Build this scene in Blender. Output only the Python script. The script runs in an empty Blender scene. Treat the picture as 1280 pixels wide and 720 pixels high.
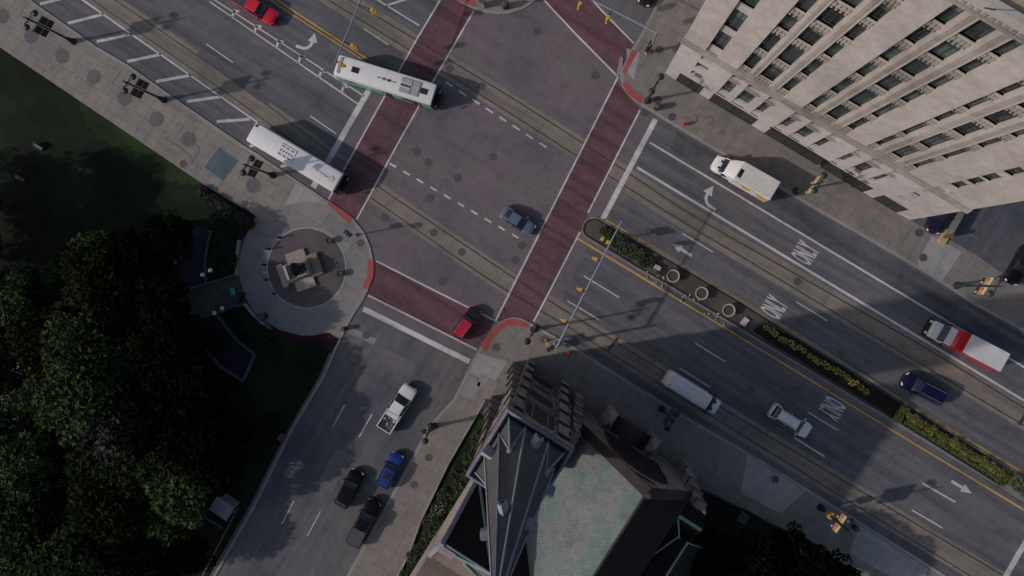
import bpy, bmesh, math, random
from mathutils import Vector, Matrix, Euler
random.seed(7)
R = math.radians
scn = bpy.context.scene
COL = scn.collection
# ------------------------------------------------------------------ camera, sky, sun, exposure
F, CAMH, NAD = 880.0, 84.0, (688.0, 350.0)          # focal length in photo pixels, flying height, nadir pixel
cam_d = bpy.data.cameras.new('camera'); cam = bpy.data.objects.new('camera', cam_d); COL.objects.link(cam)
cam_d.sensor_width = 36.0; cam_d.lens = F/1280*36.0; cam_d.clip_start = 0.5; cam_d.clip_end = 3000
QROT = Vector((NAD[0]-640, 360-NAD[1], -F)).normalized().rotation_difference(Vector((0, 0, -1)))
cam.rotation_mode = 'QUATERNION'; cam.rotation_quaternion = QROT; cam.location = (0, 0, CAMH)
scn.camera = cam
SUN_EL = R(30.5); SUN_DIR = Vector((0.983*math.cos(SUN_EL), 0.186*math.cos(SUN_EL), -math.sin(SUN_EL)))   # the way light travels
w = bpy.data.worlds.new('World'); scn.world = w; w.use_nodes = True
nt = w.node_tree; bg = nt.nodes['Background']; sky = nt.nodes.new('ShaderNodeTexSky')
sky.sky_type = 'NISHITA'; sky.sun_disc = False; sky.sun_elevation = SUN_EL
sky.sun_rotation = math.atan2(-SUN_DIR.x, -SUN_DIR.y); sky.air_density = 1.0; sky.dust_density = 2.0
nt.links.new(sky.outputs[0], bg.inputs[0]); bg.inputs[1].default_value = 0.095
sd = bpy.data.lights.new('sun', 'SUN'); sd.energy = 2.15; sd.angle = R(1.1); sd.color = (1.0, 0.92, 0.89)
so = bpy.data.objects.new('sun', sd); COL.objects.link(so); so.rotation_euler = SUN_DIR.to_track_quat('-Z', 'Y').to_euler(); so.location = (-60, -10, 60)
scn.view_settings.view_transform = 'Standard'; scn.view_settings.look = 'None'
scn.view_settings.exposure = 0.16; scn.view_settings.gamma = 1.0

def P(px, py, z=0.0):                                # survey helper: photo pixel -> point of the place at height z
    r = QROT @ Vector((px-640.0, 360.0-py, -F)); t = (z-CAMH)/r.z
    return Vector((r.x*t, r.y*t, z))
_a, _b = P(831, 92), P(1136, 275)
UA = math.atan2(_b.y-_a.y, _b.x-_a.x)                 # bearing of the avenue
U = Vector((math.cos(UA), math.sin(UA), 0)); N = Vector((-math.sin(UA), math.cos(UA), 0))
def heading(rear, front, z=0.0):
    a, b = P(*rear, z), P(*front, z); m = (a+b)/2
    return Vector((m.x, m.y, 0)), math.atan2(b.y-a.y, b.x-a.x)

# ------------------------------------------------------------------ materials
def srgb(r, g, b):
    f = lambda c: c/12.92 if c <= .04045 else ((c+.055)/1.055)**2.4
    return (f(r), f(g), f(b), 1)
def mat(name, col, rough=.8, var=.0, scale=1.0, metal=0.0, coat=0.0, bump=0.0, col2=None, fine=0.0, spec=.4, objrand=0.0):
    """principled paint; col2 / var mix by broad noise, fine adds grain"""
    m = bpy.data.materials.new(name); m.use_nodes = True; t = m.node_tree; b = t.nodes['Principled BSDF']
    c = (*col, 1) if len(col) == 3 else col
    b.inputs['Roughness'].default_value = rough; b.inputs['Metallic'].default_value = metal
    b.inputs['Coat Weight'].default_value = coat; b.inputs['Specular IOR Level'].default_value = spec
    out = None
    tc = t.nodes.new('ShaderNodeTexCoord')
    if var or col2 or fine or objrand:
        if col2 is None: col2 = tuple(x*(1-var) for x in c[:3])
        hi = tuple(min(1, x*(1+var)) for x in c[:3])
        n = t.nodes.new('ShaderNodeTexNoise'); n.inputs['Scale'].default_value = scale; n.inputs['Detail'].default_value = 6; n.inputs['Roughness'].default_value = .65
        t.links.new(tc.outputs['Object'], n.inputs['Vector'])
        r = t.nodes.new('ShaderNodeValToRGB'); r.color_ramp.elements[0].position = .3; r.color_ramp.elements[1].position = .7
        r.color_ramp.elements[0].color = (*col2[:3], 1); r.color_ramp.elements[1].color = (*hi, 1)
        t.links.new(n.outputs['Fac'], r.inputs[0]); out = r.outputs[0]
        if fine:
            n2 = t.nodes.new('ShaderNodeTexNoise'); n2.inputs['Scale'].default_value = scale*14; n2.inputs['Detail'].default_value = 3
            t.links.new(tc.outputs['Object'], n2.inputs['Vector'])
            mr = t.nodes.new('ShaderNodeMapRange'); mr.inputs['From Min'].default_value = .3; mr.inputs['From Max'].default_value = .7
            mr.inputs['To Min'].default_value = 1-fine; mr.inputs['To Max'].default_value = 1+fine
            t.links.new(n2.outputs['Fac'], mr.inputs[0])
            mx = t.nodes.new('ShaderNodeVectorMath'); mx.operation = 'SCALE'
            t.links.new(out, mx.inputs[0]); t.links.new(mr.outputs[0], mx.inputs['Scale']); out = mx.outputs[0]
        if objrand:
            oi = t.nodes.new('ShaderNodeObjectInfo'); mr = t.nodes.new('ShaderNodeMapRange')
            mr.inputs['To Min'].default_value = 1-objrand; mr.inputs['To Max'].default_value = 1+objrand
            t.links.new(oi.outputs['Random'], mr.inputs[0])
            mx = t.nodes.new('ShaderNodeVectorMath'); mx.operation = 'SCALE'
            t.links.new(out, mx.inputs[0]); t.links.new(mr.outputs[0], mx.inputs['Scale']); out = mx.outputs[0]
        t.links.new(out, b.inputs['Base Color'])
        if bump:
            bp = t.nodes.new('ShaderNodeBump'); bp.inputs['Strength'].default_value = bump; bp.inputs['Distance'].default_value = .05
            t.links.new(n.outputs['Fac'], bp.inputs['Height']); t.links.new(bp.outputs[0], b.inputs['Normal'])
    else:
        b.inputs['Base Color'].default_value = c
    return m

def ground_mat(name, cols, rough=.9, joint=None, stain=.35, streak=.0, angle=None, tint=None, jcol=.55, offset=0.0, crack=.0):
    """weathered ground: patches of several tones, grain, dark stains, tyre streaks along the road, optional slab joints"""
    m = bpy.data.materials.new(name); m.use_nodes = True; t = m.node_tree; b = t.nodes['Principled BSDF']
    L = t.links.new; ND = t.nodes.new
    b.inputs['Roughness'].default_value = rough; b.inputs['Specular IOR Level'].default_value = .25
    tc = ND('ShaderNodeTexCoord'); mp = ND('ShaderNodeMapping'); mp.inputs['Rotation'].default_value = (0, 0, -(UA if angle is None else angle))
    L(tc.outputs['Object'], mp.inputs[0])
    def noise(scale, det=5, vec=None, rg=.6, dist=0):
        n = ND('ShaderNodeTexNoise'); n.inputs['Scale'].default_value = scale; n.inputs['Detail'].default_value = det; n.inputs['Roughness'].default_value = rg; n.inputs['Distortion'].default_value = dist
        L(vec or mp.outputs[0], n.inputs['Vector']); return n.outputs['Fac']
    def rng(v, a, bb, lo, hi):
        r = ND('ShaderNodeMapRange'); r.inputs[1].default_value = a; r.inputs[2].default_value = bb; r.inputs[3].default_value = lo; r.inputs[4].default_value = hi; L(v, r.inputs[0]); return r.outputs[0]
    def scale(c, f):
        v = ND('ShaderNodeVectorMath'); v.operation = 'SCALE'; L(c, v.inputs[0]); L(f, v.inputs['Scale']); return v.outputs[0]
    r = ND('ShaderNodeValToRGB'); e = r.color_ramp.elements
    while len(e) < len(cols): e.new(.5)
    for i, c in enumerate(cols):
        e[i].position = .36+.28*i/max(1, len(cols)-1); e[i].color = (*c, 1)
    L(noise(.11, 6), r.inputs[0]); c = r.outputs[0]
    c = scale(c, rng(noise(1.1, 5), .3, .7, .9, 1.1))
    c = scale(c, rng(noise(9, 4), .3, .7, .87, 1.13))
    if stain: c = scale(c, rng(noise(.42, 8, rg=.72, dist=.8), .52, .8, 1, 1-stain))
    if streak:
        m2 = ND('ShaderNodeMapping'); m2.inputs['Scale'].default_value = (.05, 1.0, 1); L(mp.outputs[0], m2.inputs[0])
        c = scale(c, rng(noise(.9, 5, m2.outputs[0]), .42, .68, 1+streak*.3, 1-streak))
    if crack:
        vo = ND('ShaderNodeTexVoronoi'); vo.feature = 'DISTANCE_TO_EDGE'; vo.inputs['Scale'].default_value = .13
        dv = ND('ShaderNodeVectorMath'); dv.operation = 'ADD'
        nn = ND('ShaderNodeTexNoise'); nn.inputs['Scale'].default_value = .6; nn.inputs['Detail'].default_value = 6; L(mp.outputs[0], nn.inputs['Vector'])
        sv = ND('ShaderNodeVectorMath'); sv.operation = 'SCALE'; sv.inputs['Scale'].default_value = 3.0; L(nn.outputs['Color'], sv.inputs[0])
        L(mp.outputs[0], dv.inputs[0]); L(sv.outputs[0], dv.inputs[1]); L(dv.outputs[0], vo.inputs['Vector'])
        c = scale(c, rng(vo.outputs[0], 0.0, .007, 1-crack, 1))
    if joint:
        bk = ND('ShaderNodeTexBrick'); bk.offset = offset; bk.inputs['Scale'].default_value = 1.0
        bk.inputs['Brick Width'].default_value = joint[0]; bk.inputs['Row Height'].default_value = joint[1]; bk.inputs['Mortar Size'].default_value = joint[2]
        bk.inputs['Mortar Smooth'].default_value = .2
        v1 = joint[3]; bk.inputs['Color1'].default_value = (1-v1, 1-v1, 1-v1*.8, 1); bk.inputs['Color2'].default_value = (1+v1, 1+v1*.9, 1+v1*.7, 1); bk.inputs['Mortar'].default_value = (jcol, jcol, jcol, 1)
        L(mp.outputs[0], bk.inputs['Vector'])
        v = ND('ShaderNodeVectorMath'); v.operation = 'MULTIPLY'; L(c, v.inputs[0]); L(bk.outputs[0], v.inputs[1]); c = v.outputs[0]
    L(c, b.inputs['Base Color'])
    bp = ND('ShaderNodeBump'); bp.inputs['Strength'].default_value = .25; bp.inputs['Distance'].default_value = .02
    L(noise(12, 3), bp.inputs['Height']); L(bp.outputs[0], b.inputs['Normal'])
    return m
G = lambda v: (v, v, v)
M = {}
M['asphalt'] = ground_mat('asphalt', [(.093, .084, .094), (.113, .098, .107), (.13, .104, .112), (.127, .113, .114)], streak=.10, stain=.28, crack=.24)
M['avenue'] = ground_mat('avenue_asphalt', [(.086, .086, .095), (.096, .094, .103), (.105, .099, .106), (.112, .105, .108)], streak=.38, stain=.3, crack=.22)
M['street'] = ground_mat('street_asphalt', [(.066, .069, .082), (.082, .083, .094), (.105, .097, .1), (.11, .104, .103)], streak=.22, stain=.35, angle=UA+R(90), crack=.3)
M['brick'] = ground_mat('crosswalk_brick', [(.086, .052, .06), (.106, .056, .066), (.122, .058, .067), (.114, .068, .073)], joint=(.4, .2, .02, .12), stain=.4, streak=.38, jcol=.7, offset=.5, crack=.25)
M['walk'] = ground_mat('sidewalk_concrete', [(.165, .148, .142), (.198, .174, .152), (.212, .186, .158), (.185, .173, .168)], joint=(1.55, 1.55, .03, .07), crack=.3, stain=.28, jcol=.62)
M['walk2'] = ground_mat('sidewalk_concrete_fine', [(.14, .13, .115), (.17, .154, .138), (.185, .158, .148), (.165, .158, .142)], joint=(1.35, 1.35, .03, .055), stain=.3, jcol=.72, crack=.2)
M['walkpale'] = ground_mat('pale_concrete', [(.215, .21, .205), (.25, .238, .232), (.27, .25, .24), (.235, .228, .225)], joint=(3.1, 3.1, .03, .05), stain=.2, jcol=.7)
M['curb'] = ground_mat('kerb_concrete', [(.19, .175, .16), (.235, .215, .2), (.25, .23, .215)], stain=.35)
M['gutter'] = ground_mat('gutter_concrete', [(.14, .13, .125), (.17, .155, .145), (.18, .165, .16)], stain=.35, joint=(3, 30, .05, .06))
M['track'] = ground_mat('track_concrete', [(.13, .118, .1), (.165, .145, .12), (.185, .152, .128), (.155, .14, .122)], joint=(2.6, 40, .035, .05), stain=.3, streak=.25, jcol=.75)
M['patch1'] = ground_mat('asphalt_patch_dark', [(.078, .076, .083), (.09, .085, .091)], stain=.3, crack=.3); M['patch2'] = ground_mat('asphalt_patch_pale', [(.11, .101, .104), (.122, .112, .111)], stain=.3, crack=.3)
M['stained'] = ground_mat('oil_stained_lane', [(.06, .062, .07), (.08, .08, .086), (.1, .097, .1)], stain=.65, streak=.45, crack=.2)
M['rail'] = mat('rail_steel', (.045, .04, .04), .5, .3, 2, metal=.3)
M['white'] = ground_mat('white_road_paint', [(.34, .33, .325), (.44, .425, .42), (.5, .48, .47)], stain=.4, streak=.25)
M['yellow'] = ground_mat('yellow_road_paint', [(.34, .2, .05), (.46, .27, .06), (.5, .3, .07)], stain=.4, streak=.3)
M['tactile'] = ground_mat('red_tactile_paving', [(.27, .06, .06), (.33, .075, .072), (.35, .085, .08)], joint=(.3, .3, .03, .1), stain=.3, jcol=.75)
M['plaza'] = ground_mat('plaza_brick_dark', [(.083, .068, .068), (.096, .08, .08), (.105, .09, .084)], joint=(.3, .15, .015, .12), jcol=.75, offset=.5)
M['ring'] = ground_mat('plaza_concrete', [(.15, .152, .15), (.185, .175, .17), (.195, .178, .175), (.18, .172, .165)], joint=(4.5, 4.5, .04, .12), stain=.25, jcol=.6)
M['violet'] = ground_mat('dark_violet_paving', [(.016, .014, .03), (.022, .02, .04), (.028, .024, .044)], joint=(.4, .2, .02, .12), jcol=.6, offset=.5)
M['pathdark'] = ground_mat('park_path', [(.05, .052, .05), (.07, .07, .065), (.085, .08, .075)], joint=(1.5, 1.5, .03, .1))
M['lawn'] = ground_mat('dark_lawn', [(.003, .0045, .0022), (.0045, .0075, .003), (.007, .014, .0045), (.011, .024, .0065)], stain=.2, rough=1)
M['lawn_sun_tint'] = ground_mat('sun_tinted_lawn', [(.006, .011, .004), (.011, .022, .006), (.016, .033, .008), (.02, .04, .01)], stain=.3, rough=1)
M['mulch'] = ground_mat('dark_mulch', [(.008, .007, .006), (.013, .011, .009), (.018, .015, .012)], stain=.3, rough=1)
M['soil'] = ground_mat('median_soil', [(.05, .04, .034), (.075, .06, .05), (.095, .075, .06)], stain=.4, rough=1)
M['patch'] = ground_mat('octagon_patch', [(.105, .092, .1), (.13, .11, .115)], stain=.3)
M['bluepatch'] = ground_mat('blue_grey_plate', [(.05, .075, .1), (.07, .098, .12), (.085, .11, .13)], stain=.4)
M['wine'] = ground_mat('burgundy_groundcover', [(.02, .006, .012), (.035, .008, .018)], rough=1)
M['iron'] = mat('cast_iron', (.06, .055, .058), .7, .25, 6)
M['rust'] = mat('rusty_iron', (.1, .062, .052), .85, .3, 6)
M['black'] = mat('black_paint', (.012, .011, .012), .45)
M['tyre'] = mat('tyre_rubber', (.018, .018, .019), .9)
M['rim'] = mat('wheel_rim', (.3, .3, .31), .35, metal=.8)
M['glass'] = mat('tinted_glass', (.012, .016, .02), .06, spec=.6)
M['steel'] = mat('galvanised_steel', (.2, .22, .27), .45, .15, 3, metal=.25)
M['signal'] = mat('signal_yellow', (.42, .26, .035), .5, .2, 5)
M['chrome'] = mat('bright_metal', (.6, .6, .62), .25, metal=.9)
M['lampglass'] = mat('lamp_globe', (.45, .44, .4), .3)
M['red'] = mat('red_enamel', (.42, .03, .025), .45, .1, 4)
M['lite'] = mat('headlamp_glass', (.55, .55, .57), .15)
M['tail'] = mat('tail_lamp_red', (.22, .012, .015), .25)
M['leafy'] = mat('leaf_green', (.05, .062, .016), .8, .5, .9, fine=.3, objrand=.35)

# ------------------------------------------------------------------ mesh builder
class MB:
    def __init__(s): s.v = []; s.f = []; s.m = []
    def add(s, vs, fs, mi=0):
        o = len(s.v); s.v += [tuple(v) for v in vs]; s.f += [tuple(i+o for i in f) for f in fs]; s.m += [mi]*len(fs); return s
    def box(s, x0, x1, y0, y1, z0, z1, mi=0, rz=0.0, c=None):
        vs = [Vector((x, y, z)) for z in (z0, z1) for x, y in ((x0, y0), (x1, y0), (x1, y1), (x0, y1))]
        if rz:
            c = Vector(c or ((x0+x1)/2, (y0+y1)/2, 0)); q = Matrix.Rotation(rz, 3, 'Z')
            vs = [q @ (v-c)+c for v in vs]
        return s.add(vs, [(3, 2, 1, 0), (4, 5, 6, 7), (0, 1, 5, 4), (1, 2, 6, 5), (2, 3, 7, 6), (3, 0, 4, 7)], mi)
    def sheet(s, pts, z=None, mi=0):
        pts = [Vector((p[0], p[1], (p[2] if z is None else z))) for p in pts]
        a = sum(pts[i].x*pts[(i+1) % len(pts)].y-pts[(i+1) % len(pts)].x*pts[i].y for i in range(len(pts)))
        if a < 0: pts = pts[::-1]
        return s.add(pts, [tuple(range(len(pts)))], mi)
    def prism(s, pts, z0, z1, mi=0, mside=None):
        pts = [Vector((p[0], p[1], 0)) for p in pts]; n = len(pts)
        a = sum(pts[i].x*pts[(i+1) % n].y-pts[(i+1) % n].x*pts[i].y for i in range(n))
        if a < 0: pts = pts[::-1]
        vs = [(p.x, p.y, z0) for p in pts]+[(p.x, p.y, z1) for p in pts]
        s.add(vs, [tuple(range(n, 2*n))], mi)
        return s.add(vs, [tuple(range(n-1, -1, -1))]+[(i, (i+1) % n, n+(i+1) % n, n+i) for i in range(n)], mi if mside is None else mside)
    def tube(s, pts, r, n=8, mi=0, r1=None, cap=True):
        pts = [Vector(p) for p in pts]; k = len(pts); rings = []
        for i, p in enumerate(pts):
            d = (pts[min(i+1, k-1)]-pts[max(i-1, 0)]).normalized()
            a = d.cross(Vector((0, 0, 1))); a = a.normalized() if a.length > 1e-4 else Vector((1, 0, 0)); b = d.cross(a)
            rr = r if r1 is None else r+(r1-r)*i/(k-1)
            rings.append([p+(a*math.cos(6.28318*j/n)+b*math.sin(6.28318*j/n))*rr for j in range(n)])
        return s.loft(rings, mi, cap)
    def loft(s, rings, mi=0, cap=True, closed=True):
        n = len(rings[0]); vs = [v for r in rings for v in r]; fs = []
        for i in range(len(rings)-1):
            for j in range(n if closed else n-1):
                fs.append((i*n+j, i*n+(j+1) % n, (i+1)*n+(j+1) % n, (i+1)*n+j))
        if cap: fs += [tuple(range(n-1, -1, -1)), tuple(range((len(rings)-1)*n, len(rings)*n))]
        return s.add(vs, fs, mi)
    def lathe(s, prof, n=16, c=(0, 0), mi=0):
        return s.loft([[(c[0]+r*math.cos(6.28318*j/n), c[1]+r*math.sin(6.28318*j/n), z) for j in range(n)] for r, z in prof], mi)
    def ball(s, c, r, n=10, mi=0, sz=1.0):
        prof = [(max(.001, r*math.sin(math.pi*i/7)), c[2]-r*sz*math.cos(math.pi*i/7)) for i in range(8)]
        return s.lathe(prof, n, (c[0], c[1]), mi)
    def disc(s, c, r, z, n=20, mi=0):
        return s.sheet([(c[0]+r*math.cos(6.28318*j/n), c[1]+r*math.sin(6.28318*j/n)) for j in range(n)], z, mi)
    def strip(s, pts, wd, z, mi=0, off=0.0):            # flat band along a polyline
        pts = [Vector((p[0], p[1], 0)) for p in pts]; k = len(pts); l = []; r = []
        for i, p in enumerate(pts):
            d1 = (pts[i]-pts[i-1]).normalized() if i else None; d2 = (pts[i+1]-pts[i]).normalized() if i < k-1 else None
            d = ((d1 or d2)+(d2 or d1)).normalized(); nn = Vector((-d.y, d.x, 0)); q = 1/max(.5, nn.dot(Vector((-(d2 or d1).y, (d2 or d1).x, 0))))
            l.append(p+nn*(off+wd/2)*q); r.append(p+nn*(off-wd/2)*q)
        for i in range(k-1): s.sheet([r[i], r[i+1], l[i+1], l[i]], z, mi)
        return s
    def xform(s, mtx, start=0):
        s.v[start:] = [tuple(mtx @ Vector(v)) for v in s.v[start:]]; return s
    def mesh(s, name, mats, smooth=False, angle=35):
        me = bpy.data.meshes.new(name); me.from_pydata(s.v, [], s.f)
        for m in (mats if isinstance(mats, (list, tuple)) else [mats]): me.materials.append(m)
        me.polygons.foreach_set('material_index', s.m)
        if smooth:
            me.polygons.foreach_set('use_smooth', [True]*len(s.f)); me.set_sharp_from_angle(angle=R(angle))
        me.update(); return me
    def build(s, name, mats, parent=None, smooth=False, angle=35, bevel=0.0):
        o = bpy.data.objects.new(name, s.mesh(name, mats, smooth, angle)); COL.objects.link(o)
        if parent: o.parent = parent
        if bevel:
            b = o.modifiers.new('b', 'BEVEL'); b.width = bevel; b.segments = 2; b.limit_method = 'ANGLE'; b.angle_limit = R(40)
        return o
def tag(o, label, cat, group=None):
    o['label'] = label; o['category'] = cat
    if group: o['group'] = group
    return o
def thing(name, label, cat, loc=(0, 0, 0), rz=0.0, group=None):
    o = bpy.data.objects.new(name, None); COL.objects.link(o); o.location = loc; o.rotation_euler = (0, 0, rz); o.empty_display_size = .3
    return tag(o, label, cat, group)
def struct(mb, name, mats, kind='structure'):
    o = mb.build(name, mats); o['kind'] = kind; return o
def copy_thing(o, loc, rz, label, group=None, s=1.0):
    kids = [c for c in bpy.data.objects if c.parent == o]
    r = o.copy(); COL.objects.link(r); r.location = loc; r.rotation_euler = (0, 0, rz); r.scale = (s, s, s); r['label'] = label
    if group: r['group'] = group
    for c in kids:
        sub = [d for d in bpy.data.objects if d.parent == c]
        k = c.copy(); COL.objects.link(k); k.parent = r
        for d in sub:
            e = d.copy(); COL.objects.link(e); e.parent = k
    return r
def px(pts, z=0.0): return [P(x, y, z) for x, y in pts]
def glyphs(txt, size, sx=1.0, sy=1.0):                 # letter shapes as a flat mesh, lower left at 0,0
    cu = bpy.data.curves.new('t', 'FONT'); cu.body = txt; cu.size = size; cu.resolution_u = 3; cu.offset = .028*size
    ob = bpy.data.objects.new('t', cu); me = bpy.data.meshes.new_from_object(ob)
    vs = [Vector((v.co.x*sx, v.co.y*sy, 0)) for v in me.vertices]; fs = [tuple(p.vertices) for p in me.polygons]
    bpy.data.objects.remove(ob); bpy.data.curves.remove(cu); bpy.data.meshes.remove(me)
    xs = [v.x for v in vs]; ys = [v.y for v in vs]; c = Vector(((min(xs)+max(xs))/2, (min(ys)+max(ys))/2, 0))
    return [v-c for v in vs], fs, max(xs)-min(xs), max(ys)-min(ys)
# ------------------------------------------------------------------ ground, roads, pavements
ZW = .10
struct(MB().sheet([(-400, -400), (400, -400), (400, 400), (-400, 400)], 0), 'ground', M['asphalt'])
# the avenue on both sides of the crossing and the side street, each its own wearing course
struct(MB().sheet(px([(468, 112), (395, 236), (322, 190), (302, 180), (37, -2), (-80, -84), (300, -84), (610, -84), (560, 0)]), .003), 'road', M['avenue'])
struct(MB().sheet(px([(823, 149), (750, 280), (690, 398), (720, 435), (760, 460), (857, 520), (1067, 647), (1300, 795), (1400, 795), (1400, 480), (1280, 415), (1027, 267), (850, 160)]), .003), 'road', M['avenue'])
struct(MB().sheet(px([(455, 384), (589, 452), (567, 500), (530, 540), (452, 686), (395, 800), (190, 870), (270, 718), (407, 470)]), .003), 'road', M['street'])
struct(MB().sheet(px([(742, -2), (797, 50), (840, -30), (900, -160), (800, -160)]), .003), 'road', M['street'])
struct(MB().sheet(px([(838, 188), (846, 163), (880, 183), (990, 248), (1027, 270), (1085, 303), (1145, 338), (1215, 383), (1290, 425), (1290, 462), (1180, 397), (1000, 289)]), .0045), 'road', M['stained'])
for q, k in (([(505, 175), (560, 206), (548, 226), (494, 196)], 2), ([(655, 205), (715, 215), (690, 262), (640, 235)], 2), ([(1060, 560), (1150, 612), (1146, 619), (1056, 567)], 1), ([(470, 430), (520, 455), (512, 470), (462, 446)], 2),
             ([(350, 640), (362, 647), (330, 705), (318, 698)], 1), ([(250, 62), (340, 125), (336, 131), (246, 68)], 1), ([(790, 380), (850, 415), (846, 423), (786, 388)], 1), ([(420, 560), (440, 570), (415, 615), (396, 604)], 2)):
    struct(MB().sheet(px(q), .006), 'road_patch', M['patch%d' % k])
# pavements (raised slabs with kerb)
park_kerb = [(-90, -90), (37, -1), (122, 59), (160, 81), (232, 132), (302, 180), (320, 191), (408, 250), (427, 262), (442, 274), (455, 290), (463, 308), (467, 328), (466, 345), (462, 358), (432, 412), (423, 432)]
pc = (383, 335)
def arc(a0, a1, r, n=14): return [(pc[0]+r*math.cos(R(a0+(a1-a0)*i/n)), pc[1]+r*math.sin(R(a0+(a1-a0)*i/n))) for i in range(n+1)]
struct(MB().prism(px(park_kerb+arc(72, 208, 84.5)+[(320, 270), (260, 234), (180, 180), (0, 59), (-90, 0)]), 0, ZW), 'pavement', M['walk'])
street_kerb = [(423, 432), (407, 470), (365, 540), (320, 632), (270, 720), (228, 800)]
north_kerb = [(905, -160), (850, -56), (815, 16), (800, 44), (787, 66), (777.5, 86), (775, 97), (777, 107), (783, 117), (792, 126), (800, 132), (820, 144), (846, 160), (880, 180), (990, 245), (1027, 267), (1085, 300), (1145, 335), (1175, 353), (1215, 380), (1280, 415), (1420, 492)]
struct(MB().prism(px(north_kerb+[(1500, 492), (1500, -160)]), 0, ZW), 'pavement', M['walk2'])
isl_kerb = [(500, -100), (520, -35), (560, -6), (570, 0), (580, 5.6), (592, 12), (610, 17), (622, 18), (637, 17), (655, 11), (670, 1), (690, -25), (740, -100)]
struct(MB().prism(px(isl_kerb), 0, ZW), 'pavement', M['walk'])
south_kerb = [(395, 800), (433, 720), (452, 686), (492, 614), (527, 550), (530, 540), (545, 522), (556, 510), (567, 498), (582, 468), (591, 449), (597, 439), (601, 433), (606, 424), (614, 414), (622, 405), (632, 399), (642, 396.5), (652, 398), (662, 403), (672, 408), (720, 435), (760, 460), (857, 520), (960, 580), (1067, 647), (1152, 700), (1300, 795)]
struct(MB().prism(px(south_kerb+[(1300, 1000), (395, 1000)]), 0, ZW), 'pavement', M['walk2'])
kb = MB()
for line in (park_kerb, street_kerb, north_kerb, isl_kerb, south_kerb):
    kb.strip(px(line), .34, ZW+.013, off=-.16 if line in (park_kerb, street_kerb, south_kerb) else .16)
struct(kb, 'kerb', M['curb'])
# pale concrete panels and darker repairs in the pavements
pp = MB()
for q in ([(370, 229), (410, 254), (404, 283), (368, 285), (355, 259)], [(597, 441), (634, 452), (617, 480), (585, 465)], [(1147, 325), (1165, 294), (1202, 315), (1177, 352), (1150, 338)],
          [(783, 60), (800, 66), (792, 100), (784, 90)]):
    pp.sheet(px(q, ZW), ZW+.004)
struct(pp, 'pavement', M['walkpale'])
sp = MB(); sp.sheet(px([(934, 569), (1006, 614), (976, 642), (926, 616)], ZW), ZW+.004); sp.sheet(px([(1074, 656), (1106, 677), (1160, 711), (1150, 740), (1062, 692)], ZW), ZW+.004)
struct(sp, 'pavement', M['walkpale'])
dp = MB()
for q in ([(602, 466), (622, 478), (616, 490), (596, 482)], [(588, 470), (601, 479), (592, 500), (575, 492)], [(770, 95), (775, 70), (779, 72), (778, 92)]):
    dp.sheet(px(q, ZW), ZW+.008)
dp.sheet(px([(437, 408), (471, 424), (467, 431), (434, 416)]), .006)
struct(dp, 'pavement', M['ring'])
tp = MB()
for q in ([(409, 254), (413, 252), (441, 272), (437, 280)], [(460, 323), (467, 325), (467, 345), (460, 362), (453, 360), (459, 343)], [(790, 62), (797, 65), (782, 92), (777, 91)], [(777, 104), (784, 102), (790, 112), (804, 121), (801, 129), (785, 118)],
          [(601, 433), (606, 424), (614, 414), (622, 406), (632, 400), (644, 398), (662, 404), (660, 410), (647, 406), (634, 408), (624, 414), (615, 425), (607, 440)], [(570, 0), (580, -4), (595, 2), (592, 8), (578, 3)]):
    tp.sheet(px(q, ZW), ZW+.018)
struct(tp, 'tactile_paving', M['tactile'])
ck = MB()
for l in ([(856, 149), (860, 146), (863, 150)], [(869, 143), (872, 148), (868, 155)], [(882, 148), (890, 145), (892, 151), (886, 156)], [(896, 168), (904, 164), (906, 170)], [(107, 100), (112, 108), (119, 104)], [(205, 172), (222, 182), (240, 196)], [(240, 172), (250, 188), (238, 205)], [(150, 92), (141, 103)], [(180, 145), (192, 158), (205, 148)]):
    ck.strip(px(l, ZW), .09, ZW+.012)
struct(ck, 'pavement_crack', M['iron'])
# octagonal repairs, blue grey plate
oc = MB()
for x, y in [(39, 45), (78, 70), (117.5, 96), (156, 122.5), (196, 149), (236, 174), (317, 232), (3, 20)]:
    c = P(x, y, ZW); oc.sheet([(c.x+.98*math.cos(R(22.5+45*j)+UA), c.y+.98*math.sin(R(22.5+45*j)+UA)) for j in range(8)], ZW+.006)
struct(oc, 'pavement', M['patch'])
struct(MB().sheet(px([(274, 184), (299, 201), (279, 226), (255, 209)], ZW), ZW+.008), 'pavement', M['bluepatch'])
# monument circle
c0 = P(*pc, ZW); RIN = 50/10.47
struct(MB().disc(c0, 84/10.47, ZW+.005, 64), 'plaza', M['ring'])
struct(MB().disc(c0, RIN, ZW+.012, 64), 'plaza', M['plaza'])
ringc = [(c0.x+(RIN+.1)*math.cos(6.28318*j/64), c0.y+(RIN+.1)*math.sin(6.28318*j/64)) for j in range(65)]
struct(MB().strip(ringc, .22, ZW+.018), 'plaza', M['walkpale'])
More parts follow.
